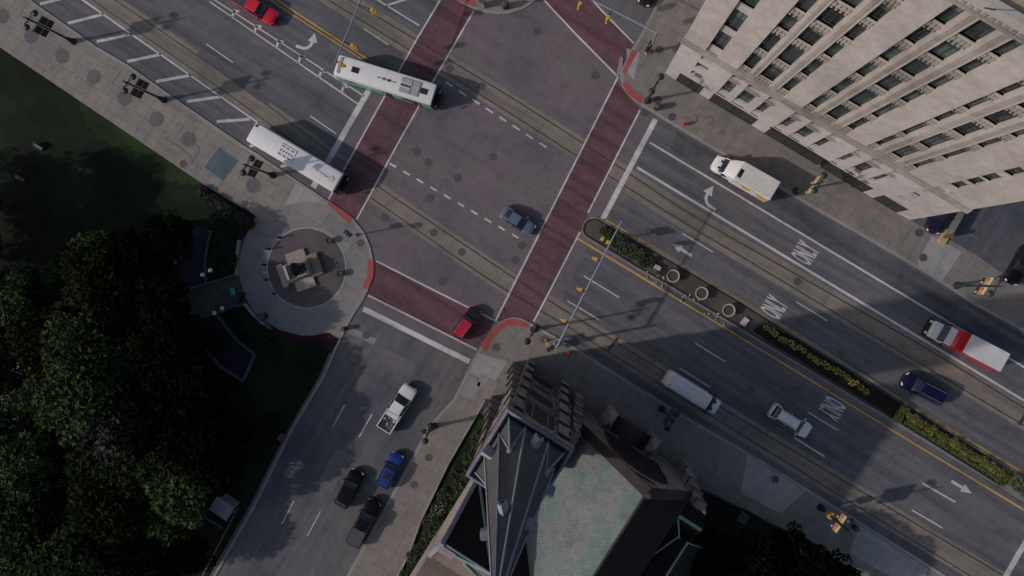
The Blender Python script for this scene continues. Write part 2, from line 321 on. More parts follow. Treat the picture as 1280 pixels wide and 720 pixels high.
# park lawn, planting, paths (north west and south west of the avenue)
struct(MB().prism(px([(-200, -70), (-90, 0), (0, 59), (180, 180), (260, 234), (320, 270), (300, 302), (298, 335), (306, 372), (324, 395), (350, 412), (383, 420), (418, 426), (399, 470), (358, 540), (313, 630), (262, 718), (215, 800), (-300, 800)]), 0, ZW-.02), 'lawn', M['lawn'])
def ragged(base, dep, seed):                       # sunlit patch painted as brighter green turf, uneven inner edge along the pavement
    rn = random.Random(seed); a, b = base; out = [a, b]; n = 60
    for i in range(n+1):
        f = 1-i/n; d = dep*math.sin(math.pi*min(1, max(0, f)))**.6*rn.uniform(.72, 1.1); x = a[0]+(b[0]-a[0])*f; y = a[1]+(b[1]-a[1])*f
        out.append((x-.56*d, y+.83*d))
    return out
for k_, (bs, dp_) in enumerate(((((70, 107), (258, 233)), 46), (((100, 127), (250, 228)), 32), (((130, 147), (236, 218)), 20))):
    struct(MB().sheet(px(ragged(bs, dp_, k_), ZW), ZW-.014+.004*k_), 'lawn', M['lawn_sun_tint'] if k_ else ground_mat('sun_tinted_lawn_edge', [(.004, .007, .003), (.007, .013, .004), (.009, .018, .005)], stain=.3, rough=1))
vp = MB(); vp.sheet(px([(235, 277), (266, 289), (260, 320), (259, 355), (226, 362), (224, 305)]), ZW+.02); vp.sheet(px([(252, 398), (272, 392), (284, 410), (297, 425), (319, 442), (305, 475), (275, 457), (257, 435)]), ZW+.02)
struct(vp, 'paved_terrace', M['violet'])
pd = MB(); pd.sheet(px([(150, 400), (225, 366), (300, 344), (308, 380), (252, 396), (170, 425)]), ZW+.012)
pd.sheet(px([(-30, 410), (40, 415), (60, 440), (20, 480), (48, 520), (35, 545), (10, 520), (-30, 480)]), ZW+.012); pd.sheet(px([(-30, 545), (30, 540), (46, 575), (20, 610), (-30, 600)]), ZW+.012)
struct(pd, 'path', M['pathdark'])
wn = MB(); wn.sheet(px([(304, 258), (320, 270), (303, 300), (298, 297), (310, 272)]), ZW+.02); wn.sheet(px([(330, 402), (352, 413), (383, 421), (412, 416), (424, 424), (414, 442), (400, 428), (372, 427), (345, 420)]), ZW+.02)
struct(wn, 'planting_bed', M['wine'])
struct(MB().sheet(px([(300, 640), (262, 716), (240, 760), (200, 740), (262, 620), (290, 600)]), ZW), 'path', M['mulch'])
# churchyard, alley lot beside the stone building
struct(MB().sheet(px([(860, 604), (925, 634), (965, 655), (1010, 674), (1078, 722), (1110, 800), (800, 800)], ZW), ZW+.006), 'churchyard', M['mulch'])
struct(MB().sheet(px([(1138, 274), (1165, 250), (1500, 120), (1500, 480), (1280, 358), (1259, 346), (1217, 317), (1178, 295), (1165, 292)], ZW), ZW+.006), 'parking_lot', M['street'])
# crosswalks in brick
cw = MB()
cw.sheet(px([(800, 137), (770, 100), (730, 181), (645, 350), (619, 402), (632, 400), (652, 399), (666, 404), (689, 360), (725, 290), (735, 266), (779, 180)]), .008)
cw.sheet(px([(680, 0), (720, 43), (772, 96), (777, 88), (792, 54), (751, 12), (690, -60), (640, -42)]), .0075)
cw.sheet(px([(577, -40), (550, 0), (521, 49), (499, 90), (481, 120), (447, 180), (430, 212), (411, 249), (446, 274), (497, 180), (524, 132), (540, 104), (592, 14), (615, -30)]), .008)
cw.sheet(px([(470, 326), (537, 360), (585, 385), (619, 401), (597, 438), (550, 414), (460, 369)]), .0075)
struct(cw, 'crosswalk', M['brick'])
# tram tracks: concrete slab, two rails each
t1 = [(437, 0), (520, 50), (640, 122), (730, 180), (765, 202), (855, 264), (960, 323), (1025, 360), (1170, 442), (1280, 510), (1400, 582)]
t1b = [(411, 0), (514, 64), (640, 143), (694, 178), (760, 219), (865, 285), (960, 340), (992, 360), (1117, 435), (1272, 527), (1400, 604)]
t2 = [(144, 0), (200, 38), (262, 80), (334, 130), (372, 160), (411, 191), (469, 231), (555, 289), (640, 346), (660, 360), (715, 394), (760, 421), (804, 449), (960, 545), (1255, 720), (1400, 806)]
t2b = [(116, 0), (160, 31), (235, 83), (304, 130), (350, 165), (400, 202), (460, 245), (540, 300), (624, 360), (674, 386), (710, 408), (751, 434), (775, 449), (960, 564), (1200, 712), (1340, 798)]
def ext(l): a, b = l[0], l[1]; return [(a[0]-(b[0]-a[0])*1.3, a[1]-(b[1]-a[1])*1.3)]+l
sl = MB(); rl = MB()
for a, b in ((t1, t1b), (t2, t2b)):
    a, b = px(ext(a)), px(ext(b))
    def resamp(l, n=60):
        d = [0]
        for i in range(1, len(l)): d.append(d[-1]+(l[i]-l[i-1]).length)
        out = []
        for k in range(n+1):
            s = d[-1]*k/n; i = max(j for j in range(len(l)) if d[j] <= s+1e-6); i = min(i, len(l)-2)
            out.append(l[i].lerp(l[i+1], (s-d[i])/(d[i+1]-d[i])))
        return out
    a, b = resamp(a), resamp(b)
    for it in range(6):
        for l in (a, b): l[1:-1] = [(l[i-1]+l[i]*2+l[i+1])/4 for i in range(1, len(l)-1)]
    mid = [(p+q)/2 for p, q in zip(a, b)]
    sl.strip(mid, 2.75, .0055)
    for l in (a, b): rl.strip(l, .13, .0125)
    rl.strip([mid[0], mid[1]], .1, .0125)
for q in ([(759, 436.5), (771, 421), (774, 423), (762, 439)], [(1272, 530), (1283, 512), (1286, 514), (1276, 532)]): rl.sheet(px(q), .014)
struct(sl, 'tram_track', M['track']); struct(rl, 'tram_rail', M['rail'])
# ------------------------------------------------------------------ painted markings
wm = MB(); ZM = .017
def line(a, b, wd): wm.strip(px([a, b]), wd, ZM)
for a, b, wd in [((102, -1), (166, 44), .22), ((166, 44), (322, 153), .2), ((50, 5), (75, -1), .34), ((85, 29), (129, 18), .34), ((121, 52), (165, 43), .34), ((159, 77), (201, 68), .34), ((195, 102), (239, 94), .34), ((234, 127), (275, 121), .34), ((271, 152), (312, 149), .34), ((312, 183), (334, 177), .34), ((351, 208), (375, 203), .34),
                 ((258, 55), (291, 78), .14), ((388, 145), (420, 167), .14), ((455, 36), (485.5, 56), .14), ((472, 0), (524, 32), .18), ((466, -4), (472, 0), .18), ((483, 7), (514, -3), .25),
                 ((812, 178), (1280, 459), .22), ((1280, 459), (1400, 531), .22), ((796, 209), (1045, 359), .28), ((1045, 359), (1400, 573), .28),
                 ((853, 292), (891, 315), .15), ((995, 377), (1034, 401), .15), ((730, 345), (774, 372), .15), ((709, 376), (748, 399), .15), ((869, 429), (907, 452.5), .15), ((850, 460.5), (887.5, 484), .15), ((1009.5, 515), (1047.5, 538), .15), ((993, 547), (1031, 571), .15), ((1153, 604), (1194, 627.5), .15), ((1140, 637.5), (1178, 660), .15),
                 ((431, 506), (416, 534), .13), ((465, 517.5), (449, 546), .13), ((367.5, 626), (352.5, 655), .13), ((400.5, 639), (384.5, 669.5), .13),
                 # crosswalk edge lines
                 ((772.5, 96), (730, 181), .2), ((730, 181), (645, 350), .2), ((645, 350), (619, 402), .2), ((800, 137.5), (735, 266), .2), ((725, 290), (689, 360), .2), ((689, 360), (667, 402), .2),
                 ((679, -1), (720, 43), .2), ((720, 43), (772.5, 96), .2), ((735, -6), (751, 12), .2), ((751, 12), (792, 54), .2),
                 ((555, -8), (521, 49), .2), ((521, 49), (481, 120), .2), ((481, 120), (430, 212), .2), ((430, 212), (411, 249), .2), ((592, 14), (540, 104), .2), ((540, 104), (497, 180), .2), ((497, 180), (446, 274), .2),
                 ((470, 326), (537, 360), .2), ((537, 360), (619, 401), .2), ((460, 369), (550, 414), .2), ((550, 414), (596, 437), .2),
                 ((819.5, 149), (753.5, 274), .62), ((461, 113), (391.5, 234), .7), ((454, 386), (587, 452), .62), ((1281, 679), (1256, 722), .62), ((1300, 646), (1281, 679), .62),
                 ((260, -5), (270, 1), .17), ((270, 1), (455, 120), .17), ((262, 2), (447.5, 130), .17)]:
    line(a, b, wd)
for i in range(10):
    x, y = 487+17.0*i, 204+9.85*i; line((x, y), (x+8, y+5), .2)
for i in range(8):
    x, y = 557+16.75*i, 102.5+10.85*i; line((x, y), (x+9, y+6), .2)
for x, y in [(290, 18), (318, 37), (345.5, 56), (373, 75), (399, 93), (427, 112)]:     # chevrons between the double lines
    line((x, y+3.5), (x+3, y-5), .3); line((x+2, y-4.5), (x+9, y-3.5), .3)
ym = MB()
for a, b in [((722, 298), (806, 349)), ((806, 349), (960, 442.5)), ((960, 442.5), (1117, 539)), ((1117, 539), (1400, 710)), ((755, 274), (832, 319)), ((832, 319), (980, 407)), ((980, 407), (1192, 539)), ((1192, 539), (1400, 664)), ((330, -6), (357, 13)), ((357, 13), (456, 76.5)), ((333, -10), (361, 10)), ((361, 10), (459, 73.5))]:
    ym.strip(px([a, b]), .19, ZM)
def arrow(pts, at, rz, s=1.0):
    q = Matrix.Rotation(rz, 3, 'Z'); wm.sheet([P(*at)+q @ Vector((x*s, y*s, 0)) for x, y in pts], ZM)
straight = [(-1.35, -.17), (.1, -.17), (.1, -.5), (1.35, 0), (.1, .5), (.1, .17), (-1.35, .17)]
arrow(straight, (852, 312), UA+math.pi); arrow(straight, (1202, 609), UA)
def turn_arrow(at, rz, side):
    c = []; n = 10
    for i in range(n+1):
        a = R(-90+95*i/n); c.append((.0+1.0*math.cos(a)*1.0, 1.0+1.0*math.sin(a)))
    o = [(x-.17*math.cos(R(-90+95*i/n)), y-.17*math.sin(R(-90+95*i/n))) for i, (x, y) in enumerate(c)]
    i_ = [(x+.17*math.cos(R(-90+95*i/n)), y+.17*math.sin(R(-90+95*i/n))) for i, (x, y) in enumerate(c)]
    tip = [(o[-1][0]-.38, o[-1][1]), (o[-1][0]+.1, o[-1][1]+1.15), (i_[-1][0]+.45, i_[-1][1]+.02)]
    pts = [(-.75, .17)]+o+tip+i_[::-1]+[(-.75, -.17)]
    pts = [((x-.3)*1.0, (y-1.0)*side) for x, y in pts]
    if side < 0: pts = pts[::-1]
    arrow(pts, at, rz)
turn_arrow((383.5, 51), UA+R(12), 1); turn_arrow((890.5, 247), UA+math.pi, -1)
gv, gf, gw, gh = glyphs('ONLY', 1.0)
def only(at, rz):
    q = Matrix.Rotation(rz, 3, 'Z'); c = P(*at); start = len(wm.v)
    wm.add([c+q @ Vector((v.x*2.15/gw, v.y*2.75/gh, ZM)) for v in gv], gf)
only((1006, 316), UA+R(90)); only((967.5, 384), UA+R(90)); only((1040, 510.5), UA-R(90))
struct(wm, 'road_marking', M['white']); struct(ym, 'road_marking', M['yellow'])
# ------------------------------------------------------------------ planted median with kerb
med_o = [(727, 288), (729, 279), (735, 272.5), (744, 270.5), (757, 277), (774, 287), (815, 310), (849, 330), (915, 369), (960, 396), (1085, 471), (1192, 541), (1290, 600), (1400, 668), (1400, 700), (1276, 626), (1255, 612), (1132, 538), (1117, 529), (960, 434), (932, 417), (870, 380), (839, 361), (795, 337), (757, 313), (738, 302), (730, 296)]
struct(MB().prism(px(med_o), 0, .12), 'traffic_island', M['gutter'])
med_i = [(729, 288), (731, 280), (737, 275), (745, 274), (757, 281), (774, 290.5), (815, 314), (849, 334), (915, 373), (960, 401), (1085, 477), (1192, 545), (1252, 583), (1246, 604), (1132, 533), (960, 430), (932, 413), (870, 376), (839, 357), (795, 332.5), (757, 309), (740, 299), (732, 294)]
nx = len(med_i)
med_in = px(med_i); cc = [sum(p.x for p in med_in)/nx, sum(p.y for p in med_in)/nx]
struct(MB().sheet(med_in, .126), 'planting_bed', M['soil'])
struct(MB().sheet(px([(955, 404), (985, 418), (1085, 479), (1192, 547), (1252, 585), (1246, 602), (1132, 531), (960, 427), (940, 413)]), .131), 'planting_bed', M['mulch'])
kr = MB().strip(med_in+[med_in[0]], .09, .2)
kr = MB()
for i in range(nx):
    a, b = med_in[i], med_in[(i+1) % nx]; d = (b-a).normalized(); n_ = Vector((-d.y, d.x, 0))*.06
    kr.prism([a+n_, b+n_, b-n_, a-n_], .1, .2+.0005*(i % 2))
struct(kr, 'planting_bed_edging', M['black'])
# ------------------------------------------------------------------ stone office building on the north east corner
wall_m = ground_mat('pale_limestone', [(.32, .287, .262), (.375, .338, .308), (.41, .37, .336), (.36, .328, .304)], stain=.3, rough=.9)
base_m = ground_mat('smooth_limestone', [(.36, .325, .31), (.42, .38, .365), (.44, .4, .385)], stain=.2, rough=.85)
trim_m = ground_mat('carved_limestone', [(.2, .175, .155), (.29, .255, .225), (.36, .32, .285)], stain=.45)  # shadows of the carved relief are darkened into this trim colour
frame_m = mat('bronze_frame', (.04, .045, .04), .5)
blind_m = mat('window_blind', (.1, .11, .1), .8, .3, 2)
pane_m = mat('window_pane', (.03, .045, .044), .08, .6, .35, spec=.5, objrand=.6)
shop_m = mat('shop_glass', (.02, .024, .024), .1, .5, .4, spec=.5)
gravel_m = ground_mat('roof_gravel_tan', [(.3, .22, .13), (.36, .27, .17), (.4, .31, .2)], stain=.4)
bld = thing('office_building', 'tall pale limestone office building with rows of dark windows between stone piers on the corner', 'building', P(831, 92), UA)
WL, TOP, D = 32.95, 39.1, .58
cols = [(2.45, 3.85), (6.15, 7.3), (8.1, 9.65), (10.55, 11.5), (13.6, 14.6), (15.5, 16.9), (17.86, 18.76), (20.95, 21.75), (22.75, 24.1), (25.1, 25.9), (28.75, 29.9)]
floors = [(13.5, 17.6), (18.6, 22.95), (23.9, 27.2), (28.05, 31.2), (32.05, 35.1), (35.85, 38.55)]
wl = MB(); tr = MB()
wl.box(0, WL, D, 27, 3.3, 39.7)
wl.box(.02, WL-.02, 1.4, 26.9, 0, 3.3)
edges = [0]+[e for c in cols for e in c]+[WL]
for k in range(0, len(edges), 2):                       # piers from the belt course to the parapet
    a, b = edges[k], edges[k+1]; narrow = (b-a) < 1.1
    y0 = .06 if narrow else 0.0
    wl.box(a, b, y0, D, 12.2, TOP)
    wl.box(a, b, .003 if narrow else .004, D, 3.3, 11.4, 1)
    if narrow:
        tr.box(a+.28, b-.28, y0-.07, y0, 13.0, TOP-.4); tr.box(a+.1, b-.1, y0-.05, y0, 12.2, 13.0)
wins = []
for ci, (a, b) in enumerate(cols):
    main = 0 < ci < 10
    fl = floors if main else ([(z+.35, z+2.1) for z in (14.0, 16.6)]+[(19.2, 21.0), (22.2, 24.2), (26.6, 28.4), (30.6, 32.3), (34.4, 36.4)] if ci == 10 else [(s+.35, t_-.2) for s, t_ in floors])
    z = 12.2
    for s, t_ in fl:
        wl.box(a, b, .27, D, z, s)                      # spandrel
        tr.box(a, b, .24, .5, s-.16, s)                # sill
        if main:
            n = max(3, int((b-a)/.33)); wd = (b-a)/n
            for j in range(n):
                tr.box(a+j*wd+.07, a+(j+1)*wd-.07, .14, .27, s-.85, s-.34)
                tr.box(a+j*wd+.1, a+(j+1)*wd-.1, .08, .27, s-1.15, s-.98)
            tr.box(a, b, .15, .27, z+.02, z+.12)
        wins.append((a, b, s, t_)); z = t_
    wl.box(a, b, .27, D, z, TOP)
    if main:
        for j in range(4): tr.box(a+.06+j*(b-a)/4, a+(j+1)*(b-a)/4-.06, .12, .34, z+.1, TOP-.05)
    z = 3.3                                            # lower storeys
    for s, t_ in ([(4.4, 8.35), (9.3, 10.75)] if main else [(4.5, 5.6), (6.9, 8.4), (9.6, 10.9)]):
        wl.box(a, b, .12 if main else .02, D, z, s, 1); wins.append((a, b, s, t_)); z = t_
        if main and s < 5:
            for j in range(3): tr.box(a+.05+j*(b-a)/3, a+(j+1)*(b-a)/3-.05, .02, .45, 8.45, 9.2)
            tr.box(a-.1, b+.1, -.12, .12, 9.05, 9.25)
    wl.box(a, b, .12, D, z, 11.4, 1)
wl.box(-.02, WL+.02, -.1, D, TOP, 39.7); wl.box(0, WL, -.1, .4, 39.7, 40.5); wl.box(0, WL, 26.5, 27, 39.7, 40.5); wl.box(0, .5, .4, 26.5, 39.7, 40.5); wl.box(WL-.5, WL, .4, 26.5, 39.7, 40.5)
tr.box(-.15, WL+.15, -.32, D, 11.4, 11.75); tr.box(-.08, WL+.08, -.2, D, 11.75, 12.2); tr.box(-.1, WL+.1, -.25, -.1, 39.05, 39.35)
for k in range(66): tr.box(.15+k*.5, .4+k*.5, -.22, 0, 11.12, 11.38); tr.box(.15+k*.5, .4+k*.5, -.2, -.1, 39.4, 39.68)
shops = [(1.5, 4.6), (6.0, 11.7), (13.5, 20.7), (21.0, 26.7), (28.1, 31.2)]
e = [0]+[q for s in shops for q in s]+[WL]
for k in range(0, len(e), 2): wl.box(e[k], e[k+1], .006, 1.4, 0, 3.3, 1)
wl.box(-.04, WL+.04, -.06, .0, 3.1, 3.4, 1)
wl.build('wall', [wall_m, base_m], bld); tr.build('carved_trim', trim_m, bld)
MB().box(.5, WL-.5, .4, 26.5, 39.71, 39.78).build('roof', gravel_m, bld)
for a, b in shops:
    o = MB(); n = max(2, int((b-a)/1.9))
    for j in range(n+1):
        x = a+(b-a)*j/n; o.box(max(a, x-.05), min(b, x+.05), -.05, .1, 0, 3.08)
    o.box(a+.06, b-.06, -.045, .1, 2.95, 3.07); o.box(a+.06, b-.06, -.045, .1, 0, .2)
    f = o.build('shop_window', M['black'], bld); MB().box(a+.05, b-.05, -.02, .45, .05, 3.06).build('pane', shop_m, f)
for a, b, s, t_ in wins:
    o = MB(); n = 3 if b-a > 1.2 else 2
    for j in range(n+1):
        x = a+(b-a)*j/n; o.box(max(a, x-.035), min(b, x+.035), .43, .52, s, t_)
    o.box(a, b, .435, .52, s, s+.09); o.box(a, b, .435, .52, t_-.08, t_); o.box(a, b, .44, .52, s+(t_-s)*.55, s+(t_-s)*.55+.06)
    f = o.build('window', frame_m, bld); MB().box(a, b, .49, .572, s+.02, t_-.02).build('pane', pane_m, f)
    if random.random() < .3: MB().box(a+.06, b-.06, .475, .489, t_-(t_-s)*random.uniform(.25, .6), t_-.1).build('blind', blind_m, f)
MB().tube([(14.9, -.05, 39.9), (15.0, -.9, 41.6)], .04).build('flagpole', M['black'], bld)
MB().box(20.4, 20.7, -.6, 0, 2.2, 3.0).build('lantern', M['black'], bld)
# entrance canopy strip along the pavement
MB().box(13.3, 20.9, -.22, -.07, 3.15, 3.3).build('canopy', M['black'], bld)

# ------------------------------------------------------------------ church with spire
stone = ground_mat('church_stone', [(.15, .125, .115), (.235, .195, .178), (.28, .24, .22)], joint=(.9, .4, .03, .1), stain=.5, jcol=.7, offset=.5)
stone_d = ground_mat('church_stone_dark', [(.028, .022, .022), (.04, .03, .03), (.05, .038, .036)], stain=.3)
slate = ground_mat('spire_slate', [(.05, .052, .056), (.065, .066, .068), (.075, .076, .076)], stain=.2)
slate_r = ground_mat('nave_slate', [(.085, .112, .108), (.108, .15, .142), (.145, .15, .148), (.098, .145, .134)], joint=(.42, .24, .02, .09), stain=.42, jcol=.8, offset=.5, angle=UA+R(90))
slate_d = ground_mat('red_brown_slate_shaded', [(.01, .0065, .007), (.014, .0085, .0085), (.019, .012, .0115)], joint=(.5, .28, .02, .1), stain=.3, jcol=.8)  # shade of the slopes darkened into the slate colour; also covers the hall
copper = ground_mat('green_copper', [(.13, .2, .16), (.19, .29, .24), (.23, .33, .27)], stain=.3)
lead = ground_mat('pale_lead', [(.16, .165, .2), (.21, .215, .255), (.25, .255, .29)], stain=.25)
OC = P(633, 511, 28.6); ch = thing('stone_church', 'dark stone gothic church with a tall slate spire and steep slate roofs', 'church', (OC.x, OC.y, 0), UA)
TX0, TX1, TY0, TY1, TZ = .1, 6.2, -6.25, 0.0, 28.0
tw = MB()
tw.box(TX0+.25, TX1-.25, TY0+.25, TY1-.25, 0, TZ-.6)
for z, o_, h in ((5.4, .0, .35), (17.5, .03, .3), (26.4, -.02, .35), (27.2, -.1, .8)):      # string courses
    tw.box(TX0+.02+o_*0-.0+o_, TX1-.02-o_, TY0+.02+o_, TY1-.02-o_, z, z+h)
for fx, fy, ax in ((TX0, 0, 'x'), (0, TY1, 'y'), (TX1, 0, 'x'), (0, TY0, 'y')):
    pass
def butt(x, y, dx, dy, wd, stages):
    tw, ds = MB(), []                       # stepped buttress standing out from (x, y) along (dx, dy)
    for i, (z0, z1, dep) in enumerate(stages):
        e_ = .003*i; d_ = MB(); ds.append(d_)
        if dx: tw.box(min(x, x+dx*dep), max(x, x+dx*dep), y-wd/2+e_, y+wd/2-e_, z0, z1); d_.box(min(x, x+dx*(dep+.04)), max(x, x+dx*(dep+.04)), y-wd/2-.02, y+wd/2+.02, z1-.45, z1+.03)
        else: tw.box(x-wd/2+e_, x+wd/2-e_, min(y, y+dy*dep), max(y, y+dy*dep), z0, z1); d_.box(x-wd/2-.04, x+wd/2+.04, min(y, y+dy*(dep+.04)), max(y, y+dy*(dep+.02)), z1-.45, z1+.03)
    o = tw.build('buttress', stone, ch)
    for d_ in ds: d_.build('weathering', stone_d, o)
st = [(0, 3.4, 1.45), (3.4, 7.2, 1.2), (7.2, 11.4, .95), (11.4, 16, .7), (16, 21, .5), (21, 25.5, .35)]
for x in (TX0+.75, TX1-.75): butt(x, TY1-.3, 0, 1, 1.0, st)
for y in (TY1-.75, TY0+.75): butt(TX0+.3, y, -1, 0, 1.0, st); butt(TX1-.3, y, 1, 0, 1.0, st[:5])
# portal, lancets and louvres on the two street faces
for (z0, z1, hw) in ((.0, 5.0, 1.4), (6.4, 9.4, 1.2), (11.0, 16.4, 1.45), (18.4, 26.0, 1.6)):
    n = 8; prof = [(-hw, z0)]+[(hw*math.cos(math.pi-math.pi*j/n) if abs(math.cos(math.pi-math.pi*j/n)) < 1 else hw*math.cos(math.pi-math.pi*j/n), z1-hw*1.2+hw*1.2*math.sin(math.pi*j/n)**.8) for j in range(n+1)]+[(hw, z0)]
    cx, cy = (TX0+TX1)/2, (TY0+TY1)/2
    for sgn in (0,):
        k = 1
        ring0 = [(cx+sgn+p[0]*k, TY1-.19, p[1]) for p in prof]; ring1 = [(cx+sgn+p[0]*k, TY1-.3, p[1]) for p in prof]
        MB().loft([ring0, ring1]).build('recess', stone_d, ch); ring0 = [(TX0+.19, cy+sgn+p[0]*k, p[1]) for p in prof]; ring1 = [(TX0+.3, cy+sgn+p[0]*k, p[1]) for p in prof]; MB().loft([ring0, ring1]).build('recess', stone_d, ch)
        tw.tube([(cx+sgn+p[0]*k, TY1-.2, p[1]) for p in prof], .13, 6, cap=True); tw.tube([(TX0+.2, cy+sgn+p[0]*k, p[1]) for p in prof], .13, 6)
        for q in ((-1, 1) if z0 > 15 else ()): tw.box(cx+sgn+q*hw*k*.5-.04, cx+sgn+q*hw*k*.5+.04, TY1-.2, TY1-.14, z0, z1-hw*.8)
for zz in (10.0, 17.2):                      # blind tracery bands in light stone
    tw.box(TX0+1.2, TX1-1.2, TY1-.25, TY1-.12, zz, zz+.3); tw.box(TX0+.12, TX0+.25, TY0+1.2, TY1-1.2, zz, zz+.3)
tw.build('tower', stone, ch)
pr = MB()
for a, b, c, d2 in ((TX0-.06, TX1+.06, TY1-.26, TY1+.06), (TX0-.06, TX1+.06, TY0-.06, TY0+.26), (TX0-.06, TX0+.26, TY0+.26, TY1-.26), (TX1-.26, TX1+.06, TY0+.26, TY1-.26)):
    pr.box(a, b, c, d2, TZ-.05, TZ+.5)
pr.build('parapet', ground_mat('parapet_lead', [(.09, .09, .11), (.13, .13, .155), (.15, .15, .175)], stain=.4), ch)
pr = MB()
for a, b, c, d2 in ((TX0, TX1, TY1-.14, TY1), (TX0, TX1, TY0, TY0+.14), (TX0, TX0+.14, TY0+.14, TY1-.14), (TX1-.14, TX1, TY0+.14, TY1-.14)):
    pr.box(a, b, c, d2, TZ+.5, TZ+.62)
pr.build('coping', lead, ch)
MB().box(TX0+.4, TX1-.4, TY0+.4, TY1-.4, TZ-.1, TZ+.02).build('gutter', stone_d, ch)
SC = Vector(((TX0+TX1)/2, (TY0+TY1)/2, 0)); AP = SC+Vector((0, 0, 53.8)); rO = 2.62/math.cos(R(22.5))
octo = [SC+Vector((rO*math.cos(R(22.5+45*j)), rO*math.sin(R(22.5+45*j)), TZ)) for j in range(8)]
sp_ = MB(); sp_.add(octo+[AP], [(j, (j+1) % 8, 8) for j in range(8)]+[tuple(range(7, -1, -1))])
br_ = MB(); rg = MB()
for j in range(8):
    rg.tube([octo[j].lerp(AP, .0)+Vector((0, 0, .05)), octo[j].lerp(AP, .985)], .1, 5, r1=.06)
for j, (sx, sy) in enumerate(((1, 1), (-1, 1), (-1, -1), (1, -1))):     # corner broaches and their knobs
    a, b = octo[2*j], octo[2*j+1]; corner = SC+Vector((sx*2.62, sy*2.62, TZ)); top = ((a+b)/2).lerp(AP, .2)+Vector((sx, sy, 0))*.05
    br_.add([a, corner, b, top], [(0, 1, 3), (1, 2, 3), (2, 1, 0)])
    for q in (a, corner, b): rg.tube([q+Vector((0, 0, .06)), top], .085, 5)
    rg.ball((top.x, top.y, top.z+.1), .24, 8)
sp_.build('spire', slate, ch); br_.build('broach', slate, ch); rg.build('spire_ridge', lead, ch)
finial = MB().ball((AP.x, AP.y, AP.z+.1), .3).tube([AP, AP+Vector((0, 0, 1.8))], .06).box(AP.x-.5, AP.x+.5, AP.y-.05, AP.y+.05, AP.z+1.1, AP.z+1.25)
finial.build('finial', lead, ch)
def lucarne(dirv, k, s):                                 # small gabled dormers on the cardinal faces
    base = (SC+Vector((0, 0, TZ))+dirv*2.62).lerp(AP, k); side = Vector((-dirv.y, dirv.x, 0)); back = (SC+Vector((0, 0, TZ))+dirv*2.62).lerp(AP, k+.09*s)
    f = base+dirv*.75*s
    q = [f-side*.4*s, f+side*.4*s, f+side*.4*s+Vector((0, 0, .8*s)), f+Vector((0, 0, 1.5*s)), f-side*.4*s+Vector((0, 0, .8*s))]
    qb = [base-side*.4*s-dirv*.6*s, base+side*.4*s-dirv*.6*s]; 
    bq = [p-dirv*1.7*s for p in q]
    m = MB().loft([q, bq]); o = m.build('lucarne', lead, ch)
    g = f+dirv*.012
    MB().add([g-side*.22*s+Vector((0, 0, .1)), g+side*.22*s+Vector((0, 0, .1)), g+side*.22*s+Vector((0, 0, .7*s)), g+Vector((0, 0, 1.05*s)), g-side*.22*s+Vector((0, 0, .7*s))], [(0, 1, 2, 3, 4)]).build('louvre', M['black'], o)
for dv in (Vector((1, 0, 0)), Vector((-1, 0, 0)), Vector((0, 1, 0)), Vector((0, -1, 0))): lucarne(dv, .09, .95)
for dv in (Vector((1, 1, 0)), Vector((-1, 1, 0)), Vector((1, -1, 0)), Vector((-1, -1, 0))): lucarne(dv.normalized(), .58, .7)
# nave: street gable, slate roof
GX0, GX1, GC, GY, EZ, RZ, NY = 8.5, 22.0, 15.1, -.75, 9.2, 20.0, -34.0
gw_ = MB(); ring = lambda y: [(GX0, y, 0), (GX1, y, 0), (GX1, y, EZ), (GC, y, RZ+.5), (GX0, y, EZ)]
gw_.loft([ring(GY), ring(GY-.7)]); gw_.box(GX0+.05, GX1-.05, NY, GY-.7, 0, EZ-.25)
gw_.box(6.0, GX0, -6, -1.2, 0, 12.5); gw_.box(6.05, GX0-.05, -1.21, -.9, 0, 4); gw_.box(GX0-.02, GX1+.02, GY, GY+.25, 0, 1.2); gw_.box(GX0-.02, GX1+.02, GY, GY+.22, 4.0, 4.3)
gw_.build('gable_wall', stone, ch)
cp = MB()
for xe in (GX0-.15, GX1+.15):
    a, b = Vector((xe, GY-.35, EZ+.05)), Vector((GC, GY-.35, RZ+.75)); n = 14
    dz = .32; cp.loft([[a+Vector((0, .5, -dz)), a+Vector((0, -.5, -dz)), a+Vector((0, -.5, dz)), a+Vector((0, .5, dz))], [b+Vector((0, .5, -dz)), b+Vector((0, -.5, -dz)), b+Vector((0, -.5, dz)), b+Vector((0, .5, dz))]])
cp.ball((GC, GY-.35, RZ+1.2), .38).box(6.0, GX0-.2, -6.0, -5.75, 12.5, 12.9)
cp.build('gable_coping', stone_d, ch)
for sgn, m_ in ((-1, slate_r), (1, slate_d)):  # slope away from the sun gets the shade-darkened slate
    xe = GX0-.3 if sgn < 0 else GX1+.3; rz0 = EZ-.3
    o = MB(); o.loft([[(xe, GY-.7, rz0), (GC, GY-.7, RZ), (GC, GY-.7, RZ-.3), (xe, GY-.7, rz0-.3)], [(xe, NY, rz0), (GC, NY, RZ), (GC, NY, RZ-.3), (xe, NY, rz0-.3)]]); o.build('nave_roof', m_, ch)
MB().tube([(GC, GY-.8, RZ+.05), (GC, NY, RZ+.05)], .13, 6).build('ridge_cap', stone_d, ch)
